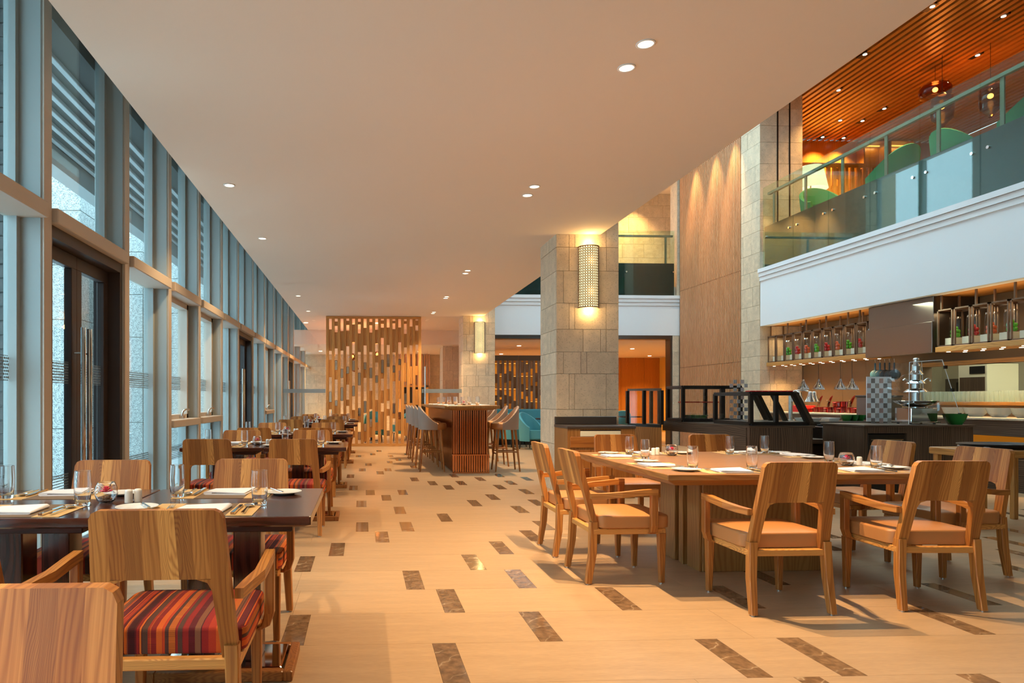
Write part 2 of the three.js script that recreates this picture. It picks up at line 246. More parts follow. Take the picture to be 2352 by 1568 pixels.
// clerestory windows over the low roof: they light the white balcony fascia and mirror in its glass
const clere = struct('window_1', 'tall clerestory windows above the low roof, beside the double height space', 'window');
mk('lintel', B(EDGE_R - 0.15, EDGE_R, 7.0, UPC + 0.15, 4, -ZB, 'z'), M.white, clere);
mk('apron', B(EDGE_R - 0.15, EDGE_R, 4.75, 5.5, 4, -ZB, 'z'), M.white, clere);
mk('solid_wall', B(EDGE_R - 0.15, EDGE_R, 5.5, 7.0, -14.6, 4), M.white, clere);
for (let k = 0; k < 2; k++) { const z = -17.55 + k * 1.45; mk('mullion', B(EDGE_R - 0.14, EDGE_R - 0.02, 5.5, 7.0, z, z + 0.12), M.mullion, clere); mk('pane', B(EDGE_R - 0.09, EDGE_R - 0.08, 5.5, 7.0, z + 0.12, z + 1.45), M.clearPane, clere); }

// ---------------------------------------------------------------- curtain wall on the left
const XI = -2.05, XG = -2.24, fins = [-3.2, -1.75, -0.45, 0.85, 1.7, 3.05, 4.455, 5.944, 7.258, 8.567, 9.923, 11.239, 12.728, 14.236, 15.671, 17.245, 18.679, 20.184, 22.18, 24.158, 26.4];
const doorBay = new Set([6, 11, 16]), openBay = new Set([8, 9, 13]);
const wl = struct('wall_left', 'tall glazed curtain wall with grey fins and beige transoms', 'window wall');
fins.forEach((z, i) => {
  mk('fin', cbox(XG - 0.05, XI, -0.01, 4.5, -z, -z - 0.13, 0.006), M.mullion, wl);
  mk('fin_edge', B(XI, XI + 0.012, 0, 4.5, -z - 0.01, -z - 0.12), M.transom, wl);
  const z1 = fins[i + 1]; if (!z1) return;
  const a = -z - 0.13, b = -z1;
  mk('transom', cbox(XG - 0.03, XI + 0.05, 2.36, 2.46, a, b, 0.006, 'z'), M.transom, wl);
  mk('upper_pane', B(XG, XG + 0.008, 2.46, 4.5, a, b), M.pane, wl);
  mk('glazing_bead', join([B(XG - 0.02, XG + 0.05, 2.46, 4.5, a, a - 0.045), B(XG - 0.02, XG + 0.05, 2.46, 4.5, b + 0.045, b)]), M.mullion, wl);
  if (doorBay.has(i)) return;
  mk('sill', cbox(XG - 0.03, XI, 0, 0.06, a, b, 0.005, 'z'), M.mullion, wl);
  mk('glazing_bead', join([B(XG - 0.02, XG + 0.06, 0.06, 2.36, a, a - 0.05), B(XG - 0.02, XG + 0.06, 0.06, 2.36, b + 0.05, b)]), M.mullion, wl);
  if (openBay.has(i)) {
    mk('sash_rail', cbox(XG - 0.03, XI + 0.04, 0.9, 0.98, a, b, 0.006, 'z'), M.transom, wl);
    const sash = mk('sash', join([B(XG - 0.02, XG + 0.09, 0.98, 2.36, a - 0.05, a - 0.11), B(XG - 0.02, XG + 0.09, 0.98, 2.36, b + 0.11, b + 0.05), B(XG - 0.02, XG + 0.09, 0.98, 1.03, a - 0.05, b + 0.05), B(XG - 0.02, XG + 0.09, 2.3, 2.36, a - 0.05, b + 0.05)]), M.transom, wl);
    mk('window_handle', join([B(-2.11, -2.06, 0.985, 1.02, (a + b) / 2 + 0.03, (a + b) / 2 - 0.03), tube([[-2.085, 1.02, (a + b) / 2], [-2.07, 1.07, (a + b) / 2], [-2.05, 1.09, (a + b) / 2 - 0.03], [-2.04, 1.085, (a + b) / 2 - 0.13]], 0.012, 12, 6)]), M.steel, sash);
  }
  mk('lower_pane', B(XG, XG + 0.008, 0.06, 2.36, a, b), M.pane, wl);
  mk('frit_band', B(XG + 0.009, XG + 0.01, 1.32, 1.48, a - 0.045, b + 0.045, 'z'), M.frit, wl);
  mk('frit_band', B(XG + 0.009, XG + 0.01, 0.5, 0.66, a - 0.045, b + 0.045, 'z'), M.frit, wl);
});
let dn = 0;
for (const i of doorBay) {
  const a = -fins[i] - 0.13, b = -fins[i + 1], m = (a + b) / 2, d = struct('door_' + ++dn, ['glazed double door with dark frame and tall steel pull bars, beside the fifth table row', 'dark framed glazed double door along the window wall, between table rows', 'dark framed glazed double door beside the glass partition'][dn - 1], 'door');
  mk('door_frame', join([B(XG - 0.04, XI - 0.01, 2.28, 2.36, a, b), B(XG - 0.04, XI - 0.01, 0, 2.28, a, a - 0.05), B(XG - 0.04, XI - 0.01, 0, 2.28, b + 0.05, b)]), M.doorFrame, d);
  [[a - 0.05, m, 1], [m, b + 0.05, -1]].forEach(([p, q, s]) => {
    const x0 = XG + 0.02, x1 = XG + 0.08, leaf = mk('door_leaf', join([cbox(x0, x1, 0.01, 0.12, p, q, 0.004), cbox(x0, x1, 2.18, 2.28, p, q, 0.004), cbox(x0, x1, 0.12, 2.18, p, p - 0.09, 0.004), cbox(x0, x1, 0.12, 2.18, q + 0.09, q, 0.004)]), M.doorFrame, d);
    mk('door_pane', B(x0 + 0.025, x0 + 0.033, 0.12, 2.18, p - 0.09, q + 0.09), M.pane, leaf);
    mk('frit_band', B(x0 + 0.034, x0 + 0.035, 1.32, 1.48, p - 0.09, q + 0.09, 'z'), M.frit, leaf);
    mk('frit_band', B(x0 + 0.034, x0 + 0.035, 0.5, 0.66, p - 0.09, q + 0.09, 'z'), M.frit, leaf);
    const hz = m + s * 0.06; mk('pull_handle', join([cyl(0.019, 0.019, 1.42, 14, x1 + 0.07, 0.32, hz), bar([x1, 0.5, hz], [x1 + 0.07, 0.5, hz], 0.009), bar([x1, 1.55, hz], [x1 + 0.07, 1.55, hz], 0.009)]), M.chrome, leaf);
  });
}
// ---------------------------------------------------------------- terrace outside
const terrace = struct('terrace', 'pale paved terrace outside the glass wall', 'terrace');
mk('paving', B(-14, XG - 0.05, -0.25, -0.03, 6, -34, 'z'), M.paving, terrace);
const canopy = struct('canopy', 'dark canopy soffit with pale strips outside the windows', 'canopy');
mk('soffit_panel', B(-3.45, XG - 0.06, 4.02, 4.5, 5, -28, 'z'), M.soffit, canopy);
for (let k = 0; k < 6; k++) mk('soffit_strip', cbox(-2.52 - k * 0.158, -2.575 - k * 0.158, 3.985, 4.03, 5, -28, 0.005, 'z'), M.strip, canopy);
mk('edge_beam', B(-3.62, -3.42, 3.8, 4.5, 5, -28, 'z'), M.beam, canopy);
[10.86, 13.86, 16.86, 19.86, 22.86, 25.86].forEach((z, i) => {
  const p = struct('granite_pier' + (i ? '_' + String(i).padStart(3, '0') : ''), 'speckled granite pier on the terrace outside the windows', 'pier'); p.userData.group = 'granite piers on the terrace';
  const cs = [-0.03, 0.75, 1.6, 2.45, 3.3, 4.15, 5.0]; for (let k = 0; k < 6; k++) mk('granite_block', cbox(-5.2, -4.4, cs[k] + 0.004, cs[k + 1] - 0.004, -z, -z - 0.8, 0.006), M.granite, p);
});
const ow = struct('wall_outside', 'pale building wall across the terrace', 'wall');
mk('wall_panel', B(-13.2, -13, -0.1, 4, 6, -34, 'z'), M.paving, ow);
const bw = struct('wall_brick', 'dark slate brick side wall outside the glass, beside the glazed door', 'wall');
mk('mortar', B(-3.5, XG - 0.06, -0.03, 3.98, -4.52, -4.66), M.doorFrame, bw);
for (let r = 0; r < 44; r++) for (let c = 0; c < 2; c++) { const x1 = c ? XG - 0.66 + (r % 2) * 0.3 : XG - 0.06, x0 = c ? -3.5 : XG - 0.655 + (r % 2) * 0.3; mk('brick', cbox(x0, x1, -0.02 + r * 0.091, 0.062 + r * 0.091, -4.48, -4.6, 0.004), M.brick, bw); }

// ---------------------------------------------------------------- masonry
const rnd3 = (a) => a[Math.floor(rnd() * a.length)];
// courses: [y0, y1, [joint positions along the face, metres from its start]]; at(u) gives the two corners of the face line
function clad(parent, axis, plane, out, u0, u1, courses, t = 0.025, g = 0.0025) {   // axis 'x': face spans x at z = plane; axis 'z': face spans z at x = plane; out = +1/-1 side it faces
  for (const [y0, y1, js] of courses) {
    const cut = [u0, ...js.filter((j) => j > Math.min(u0, u1) + 0.03 && j < Math.max(u0, u1) - 0.03), u1];
    for (let i = 0; i + 1 < cut.length; i++) {
      const a = cut[i] + g, b = cut[i + 1] - g, q = plane + out * t * rr(0.94, 1.04);
      const geo = axis === 'x' ? B(a, b, y0 + g, y1 - g, plane, q) : B(plane, q, y0 + g, y1 - g, -a, -b);
      mk('stone_block', geo, rnd3(M.stone), parent);
    }
  }
}
const courseH = [0, 0.34, 0.62, 1.075, 1.54, 1.825, 2.12, 2.46, 2.88, 3.19, 3.6, 3.92, 4.3, 4.75, 5.05, 5.4, 5.8, 6.15, 6.6, 6.95, 7.3, 7.8];
function randomCourses(y0, y1, u0, u1, w0 = 0.25, w1 = 0.7) { const out = []; for (let i = 0; i + 1 < courseH.length; i++) { const a = Math.max(y0, courseH[i]), b = Math.min(y1, courseH[i + 1]); if (b - a < 0.05) continue; const js = []; let u = u0 + rr(0.1, w1); while (u < u1) { js.push(u); u += rnd() < 0.25 ? rr(0.1, 0.14) : rr(w0, w1); } out.push([a, b, js]); } return out; }
function pillar(name, label, x0, x1, z0, z1, top) {   // z0 nearer the camera
  const p = struct(name, label, 'pillar'); mk('core', B(x0, x1, 0, top, -z0, -z1), M.joint, p);
  const w = x1 - x0, px = (u) => x0 + (u - 245) / 447 * w;   // joints read from the photograph, 245..692 across the face
  const J = [[434, 568, 610], [328, 370, 610], [434, 568, 610], [328, 370, 610], [284, 418, 462], [434, 568, 610], [328, 370, 610], [284, 418], [328, 612], [328, 371, 610], [434, 568], [284, 418]];
  const cs = []; for (let i = 0; i + 1 < courseH.length && courseH[i] < top; i++) cs.push([courseH[i], Math.min(top, courseH[i + 1]), (J[i % J.length]).map(px)]);
  clad(p, 'x', -z0, 1, x0 - 0.025, x1 + 0.025, cs);
  clad(p, 'z', x0, -1, z0 - 0.0, z1, randomCourses(0, top, z0, z1, 0.3, 0.6));
  clad(p, 'z', x1, 1, z0, z1, randomCourses(0, top, z0, z1, 0.3, 0.6));
  return p;
}
pillar('stone_pillar', 'square limestone pillar with a lit sconce behind the wooden service cabinet', 2.54, 3.315, 8.825, 9.6, UPC);
pillar('stone_pillar_001', 'limestone pillar with a lit sconce behind the high bar table', 2.585, 3.365, 17.47, 18.2, UPC);
pillar('stone_pillar_002', 'limestone pillar behind the glass partition, beyond the bar table', 2.56, 3.3, 21.7, 22.5, CEIL);
used.set('stone_pillar', 3);

// ---------------------------------------------------------------- back of the double height space: fascia, opening, upper gallery
const wback = struct('wall_back', 'white fascia band with stepped moulding over the openings to the inner restaurant', 'wall');
mk('fascia_band', B(3.36, XS + 0.3, 2.9, 3.68, -ZB, -ZB - 0.3), M.white, wback);
for (let k = 0; k < 3; k++) mk('moulding', B(3.36, XS + 0.3, 3.68 + k * 0.09, 3.765 + k * 0.09, -ZB + 0.02 + k * 0.02, -ZB - 0.3), M.white, wback);
mk('head_frame', join([B(3.36, XS - 0.15, 2.8, 2.9, -ZB - 0.02, -ZB - 0.3), B(XS - 0.2, XS - 0.15, 0, 2.8, -ZB - 0.02, -ZB - 0.3)]), M.brushed, wback);
clad(wback, 'x', -ZB, 1, XS - 0.15, XS + 0.02, randomCourses(0, 2.9, XS, XS + 0.2));
mk('end_pier', B(XS - 0.14, XS + 0.3, 0, 2.9, -ZB, -ZB - 0.3), M.joint, wback);
mk('gallery_floor', B(3.1, XS + 1, 3.96, 4.2, -ZB - 0.12, -ZB - 3, 'x'), M.plaster, wback);
mk('gallery_ceiling', B(3.1, XS + 1, 7.3, 7.5, -ZB, -ZB - 3, 'x'), M.plaster, wback);
mk('upper_jamb', join([B(XS - 0.02, XS + 0.3, 3.94, UPC + 0.2, -ZB, -ZB - 0.4)]), M.stone[0], wback);
mk('upper_header', B(EDGE_R - 0.2, XS + 0.3, 7.2, UPC + 0.4, -ZB, -ZB - 0.3), M.white, wback);
const gal = struct('wall_gallery', 'warm lit stone wall of the upper gallery above the back fascia', 'wall');
mk('wall_core', B(3.1, XS + 1, 4.2, 7.4, -ZB - 2.2, -ZB - 2.4), M.joint, gal);
clad(gal, 'x', -ZB - 2.2, 1, 3.1, XS + 1, randomCourses(4.2, 7.4, 3.1, XS + 1, 0.4, 0.9));
for (const x of [3.6, 4.8, 6.0, 7.0, 7.9]) spot(gal, [x, 7.2, -ZB - 1.5], [x, 4.4, -ZB - 2.15], 32, 0.8, 0.7, AMBER);
function balustrade(o, axis, plane, u0, u1, step, y0, y1, panelTop, inward) {
  const q = (d) => plane + inward * d, bx = (a, b, p, r, y, yy) => axis === 'x' ? B(a, b, y, yy, p, r) : B(p, r, y, yy, -a, -b);
  mk('dark_panel', bx(u0, u1, q(0.04), q(0.1), y0, panelTop), M.darkPanel, o);
  for (let u = u0; u < u1 - 0.05; u += step) {
    const e = Math.min(u1, u + step);
    mk('glass_panel', bx(u + 0.006, e - 0.006, q(0), q(0.012), y0, y1), M.greenPane, o);
    mk('post', bx(u + step * 0.78, u + step * 0.78 + 0.06, q(0.12), q(0.14), panelTop - 0.1, y1 - 0.13), M.railing, o);
    for (const f of [0.12, 0.88]) { const c = cyl(0.022, 0.022, 0.03, 12); axis === 'x' ? c.rotateX(Math.PI / 2) : c.rotateZ(Math.PI / 2); const p = axis === 'x' ? [u + step * f, y0 + 0.62, q(-0.015)] : [q(0.015), y0 + 0.62, -(u + step * f)]; mk('bolt', move(c, ...p), M.chrome, o); }
  }
  mk('handrail', bx(u0, u1, q(0.1), q(0.16), y1 - 0.14, y1 - 0.09), M.railing, o);
}
const bb = struct('balustrade_back', 'glass balustrade with black lower panel on the upper gallery', 'balustrade');
balustrade(bb, 'x', -ZB + 0.03, 3.4, XS - 0.1, 1.65, 3.94, 5.65, 4.8, -1);

// ---------------------------------------------------------------- right side: slatted wall, stone pilaster, balcony
const wr = struct('wall_right', 'tall wall of fine vertical wooden slats with stone pilaster', 'wall');
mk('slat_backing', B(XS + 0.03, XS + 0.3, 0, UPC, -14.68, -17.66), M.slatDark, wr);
{ const g = []; for (let z = 14.7; z < 17.56; z += 0.064) for (const [a, b] of [[0, 2.035], [2.045, 4.035], [4.045, UPC]]) g.push(B(XS - 0.012, XS + 0.035, a, b, -z, -z - 0.036)); const m = mk('wood_slats', join(g), M.slatWood, wr); m.userData.kind = 'stuff'; }
mk('pilaster_core', B(XS + 0.025, XS + 0.9, 0, UPC, -13.99, -14.66), M.joint, wr);
clad(wr, 'z', XS + 0.025, -1, 13.97, 14.68, randomCourses(0, UPC, 13.97, 14.68, 0.3, 0.55));
clad(wr, 'x', -13.99, 1, XS, XS + 0.92, randomCourses(0, 2.74, XS, XS + 0.92, 0.25, 0.5));
clad(wr, 'x', -13.99, 1, XS, XS + 0.92, [...randomCourses(3.9, UPC, XS, XS + 0.92, 2, 3)].map(([a, b]) => [a, b, [XS + 0.38, XS + 0.64]]), 0.025, 0.0025);
for (const x of [XS + 0.38, XS + 0.64]) mk('reveal_strip', B(x - 0.016, x + 0.016, 3.9, UPC, -13.96, -13.99), M.black, wr);
for (const z of [14.9, 15.72, 16.68]) spot(wr, [XS - 0.28, 7.45, -z], [XS - 0.02, 5.2, -z], 50, 0.36, 0.8, WARM, 1);

const bal = struct('balcony', 'wide white balcony fascia with stepped moulding over the open kitchen', 'balcony');
mk('fascia_band', B(XS, XS + 0.2, 2.74, 3.68, 4, -13.95, 'z'), M.white, bal);
for (let k = 0; k < 3; k++) mk('moulding', B(XS - 0.02 - k * 0.02, XS + 0.2, 3.68 + k * 0.085, 3.76 + k * 0.085, 4, -13.95, 'z'), M.white, bal);
mk('soffit', B(XS + 0.2, 13.2, 2.745, 2.86, 4, -13.95, 'z'), M.board, bal);
mk('upper_floor', B(XS + 0.12, 14.8, 4.3, UPF, 4, -16.6, 'z'), M.brownTile, bal);
const bs = struct('balustrade_balcony', 'green tinted glass balustrade with dark lower panel along the balcony', 'balustrade');
balustrade(bs, 'z', XS, -3.2, 13.86, 1.004, 3.94, 5.6, 4.79, 1);

// upper lounge shell
const ul = struct('wall_lounge', 'orange wood walls of the upper lounge with glowing niches', 'wall');
mk('end_wall', B(XS, 14.8, 4.5, UPC, -16.4, -16.6), M.orangeWood, ul);
mk('side_wall', B(14.6, 14.8, 4.5, UPC, 4, -16.4, 'z'), M.orangeWood, ul);
mk('rear_wall', B(XS, 14.8, 2.8, UPC, 4.2, 4, 'z'), M.orangeWood, ul);
const lc = struct('ceiling_lounge', 'orange slatted timber ceiling of the upper lounge', 'ceiling');
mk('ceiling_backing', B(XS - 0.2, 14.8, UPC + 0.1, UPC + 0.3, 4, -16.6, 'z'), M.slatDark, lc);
for (let x = XS - 0.1; x < 14.5; x += 0.145) mk('ceiling_slat', B(x, x + 0.08, UPC - 0.03, UPC + 0.1, 4, -16.4, 'z'), M.orangeWood, lc);
// niches with light strips
for (const [px, py, w, h] of [[1998, 362, 0.55, 0.65], [2058, 360, 0.55, 0.62]]) {
  const c = pZ(px, py, 16.35), n = struct('trim_niche' + (px > 2000 ? '_001' : ''), px > 2000 ? 'amber lit wall niche nearer the lounge corner' : 'amber lit wall niche beside the wooden lounge screen', 'niche');
  mk('niche_box', join([B(c.x - w / 2, c.x + w / 2, c.y - h / 2, c.y - h / 2 + 0.03, -16.4, -16.15), B(c.x - w / 2, c.x + w / 2, c.y + h / 2, c.y + h / 2 + 0.03, -16.4, -16.15), B(c.x - w / 2 - 0.03, c.x - w / 2, c.y - h / 2, c.y + h / 2, -16.4, -16.15), B(c.x + w / 2, c.x + w / 2 + 0.03, c.y - h / 2, c.y + h / 2, -16.4, -16.15)]), M.orangeWood, n);
  mk('niche_light', B(c.x - w / 2 + 0.03, c.x + w / 2 - 0.03, c.y + h / 2 - 0.05, c.y + h / 2 - 0.02, -16.37, -16.34), G.strip, n);
  area(n, [c.x, c.y + h / 2 - 0.06, -16.3], [c.x, c.y - h, -16.36], w - 0.1, 0.05, 26, AMBER);
}
{ const n = struct('trim_niche_002', 'long amber lit niche in the lounge side wall', 'niche'), z0 = 15.6, z1 = 13.6, y = 6.25; mk('niche_box', join([B(14.35, 14.6, y, y + 0.04, -z0, -z1), B(14.35, 14.6, y - 0.7, y - 0.66, -z0, -z1)]), M.orangeWood, n); mk('niche_light', B(14.5, 14.55, y - 0.05, y - 0.02, -z0, -z1), G.strip, n); area(n, [14.5, y - 0.07, -(z0 + z1) / 2], [14.52, y - 1, -(z0 + z1) / 2], 2, 0.05, 20, AMBER); }

// ---------------------------------------------------------------- kitchen shell
const wk = struct('wall_kitchen', 'brown tiled kitchen back wall with a long pass-through opening', 'wall');
const PZ0 = 10.9, PZ1 = 5.6, PY0 = 1.17, PY1 = 1.74;
{ let k = 0; for (let z = 13.95; z > PZ0 + 0.01; z -= 0.61) for (const [a, b] of [[0, 0.94], [0.94, 1.54], [1.54, 2.14], [2.14, 2.74]]) mk('wall_tile', B(XK, XK + 0.02, a + 0.002, b - 0.002, -z + 0.002, -Math.max(PZ0, z - 0.61) - 0.002), M.brownTile, wk); }
mk('wall_body', join([B(XK + 0.02, XK + 0.2, 0, 2.74, -13.95, -PZ0), B(XK, XK + 0.2, 0, PY0 - 0.05, -PZ0, 4), B(XK, XK + 0.2, PY1, 2.74, -PZ0, 4), B(XK, XK + 0.2, PY0 - 0.05, PY1, -PZ1, 4)]), M.brownTile, wk);
mk('pass_shelf', cbox(XK - 0.12, XK + 0.3, PY0 - 0.05, PY0, -PZ0, -PZ1, 0.005, 'z'), M.oakFine[1], wk);
mk('pass_head', B(XK - 0.05, XK + 0.2, PY1, PY1 + 0.06, -PZ0, -PZ1, 'z'), M.oakFine[1], wk);
const ki = struct('wall_inner_kitchen', 'pale cream walls of the bright inner kitchen behind the pass', 'wall');
mk('kitchen_wall', join([B(13, 13.2, 0, 2.74, -4, -15), B(XK + 0.2, 13.2, 0, 2.74, -14.8, -15), B(XK + 0.2, 13.2, 0, 2.74, -4.2, -4)]), M.cream, ki);
mk('kitchen_floor', B(XK + 0.2, 13.2, -0.1, 0, -4, -15), M.grout, ki);
mk('kitchen_window', B(12.9, 13.0, 1.0, 1.66, -13.3, -14.6), M.brushed, ki); mk('window_pane', B(12.88, 12.9, 1.0, 1.58, -13.42, -14.3), M.black, ki);
{ const l = thing('ceiling_tube_light', 'long fluorescent light panel on the inner kitchen ceiling', 'lamp', null); mk('diffuser', B(10.6, 10.9, 2.68, 2.73, -7, -13, 'z'), G.tube, l); area(l, [10.75, 2.66, -10], [10.75, 0, -10], 6, 0.3, 20, lin(0.95, 1, 0.68)); }

// ---------------------------------------------------------------- inner restaurant behind (seen through screen, openings and glass)
const wi = struct('wall_inner', 'warm wood and stone walls of the inner restaurant', 'wall');
mk('inner_floor', B(3, 14, -0.2, -0.002, -ZB - 0.3, -27, 'x'), M.slabs[2], wi);
mk('inner_ceiling', B(3.3, 14, 2.8, 3.4, -ZB - 0.3, -27, 'x'), M.plaster, wi);
mk('far_wall_core', B(-2.6, 14, 0, CEIL, -26, -26.3), M.joint, wi);
clad(wi, 'x', -26, 1, -2.3, 3.4, randomCourses(0, CEIL, -2.3, 3.4, 0.4, 0.9));
for (let x = 3.5; x < 12; x += 0.9) mk('wood_panel', B(x + 0.004, x + 0.896, 0.02, 2.8, -25.6, -25.7), M.orangeWood, wi);
mk('side_wood_panel', B(11.3, 11.4, 0, 2.8, -ZB - 0.3, -26), M.yellow, wi);
mk('bulkhead', B(-2.3, 3.4, 2.92, CEIL, -21.2, -21.41), M.plaster, wi);
mk('lower_ceiling', B(-2.3, 3.4, 2.92, 3.0, -21.42, -26), M.plaster, wi);
{ const g = []; for (let x = 1.2; x < 2.5; x += 0.09) g.push(B(x, x + 0.05, 1.75, 2.92, -25.6, -25.66)); const m = mk('wood_slats', join(g), M.slatWood, wi); m.userData.kind = 'stuff'; }
mk('inner_door', join([B(1.35, 1.45, 0, 1.75, -25.6, -25.72), B(2.35, 2.45, 0, 1.75, -25.6, -25.72), B(1.35, 2.45, 1.68, 1.75, -25.6, -25.72)]), M.oakFine[0], wi);
mk('door_opening', B(1.45, 2.35, 0, 1.68, -25.66, -25.7), M.black, wi);
for (const [x, z, k] of [[-1.5, 24.2, 48], [0.3, 24.2, 60], [2, 24.2, 44], [-1.6, 19.2, 14], [0.4, 19.2, 14], [4.6, 20, 26], [6.4, 20, 26], [4.8, 23.6, 36], [6.6, 23.6, 36], [8.4, 21, 36], [8.6, 24, 36], [10.4, 24.4, 40], [10.6, 20.5, 40]]) {
  const y = x < 3 ? (z > 21.2 ? 2.92 : CEIL) : 2.8, d = thing('inner_downlight', x < 3 ? 'small recessed downlight in the ceiling behind the slatted screen' : 'small recessed downlight in the warm ceiling beyond the back openings', 'downlight', x < 3 ? 'downlights behind the screen' : 'downlights of the inner restaurant', [x, y, -z]);
  mk('lens', cyl(0.06, 0.06, 0.012, 14, 0, -0.012, 0), G.down, d); spot(d, [0, -0.03, 0], [x, 0, -z], k, 0.95, 0.8, lin(1, 0.64, 0.27), 3);
}
// shell behind the camera and ends
const wc = struct('wall_front', 'plain plaster wall closing the room opposite the slatted screen', 'wall');
mk('wall_panel', B(-2.5, 9.4, 0, UPC + 0.4, 4, 4.2), M.plaster, wc);
const we = struct('wall_end', 'end walls closing the far rooms', 'wall');
mk('wall_panel', join([B(-2.6, -2.3, 0, 4.6, -26.4, -28), B(14, 14.2, 0, 3.4, -14, -27), B(3.0, 3.1, 3.4, 7.5, -ZB - 0.05, -ZB - 3), B(3.0, XS + 1, 3.9, 7.6, -ZB - 3, -ZB - 3.1), B(XS + 1, XS + 1.1, 3.9, 7.6, -ZB, -ZB - 3), B(XS + 0.3, 14, 0, 4.5, -16.7, -17.9), B(-2.7, 3.1, CEIL, 4.7, -27, -27.2)]), M.plaster, we);

// ---------------------------------------------------------------- glass partition beside the screen
const gp = struct('partition', 'frameless glass partition with blue film band beside the slatted screen', 'glass partition');
for (const [a, b] of [[XI, -0.97], [1.52, 2.56]]) { mk('glass_panel', B(a, b, 0.01, CEIL, -17.66, -17.672), M.clearPane, gp); mk('film_band', B(a, b, 1.38, 1.48, -17.655, -17.657, 'x'), M.film, gp); }
mk('pull_handle', join([cyl(0.02, 0.02, 0.98, 12, 1.6, 1.08, -17.58), bar([1.6, 1.25, -17.58], [1.6, 1.25, -17.66], 0.01), bar([1.6, 1.9, -17.58], [1.6, 1.9, -17.66], 0.01)]), M.chrome, gp);

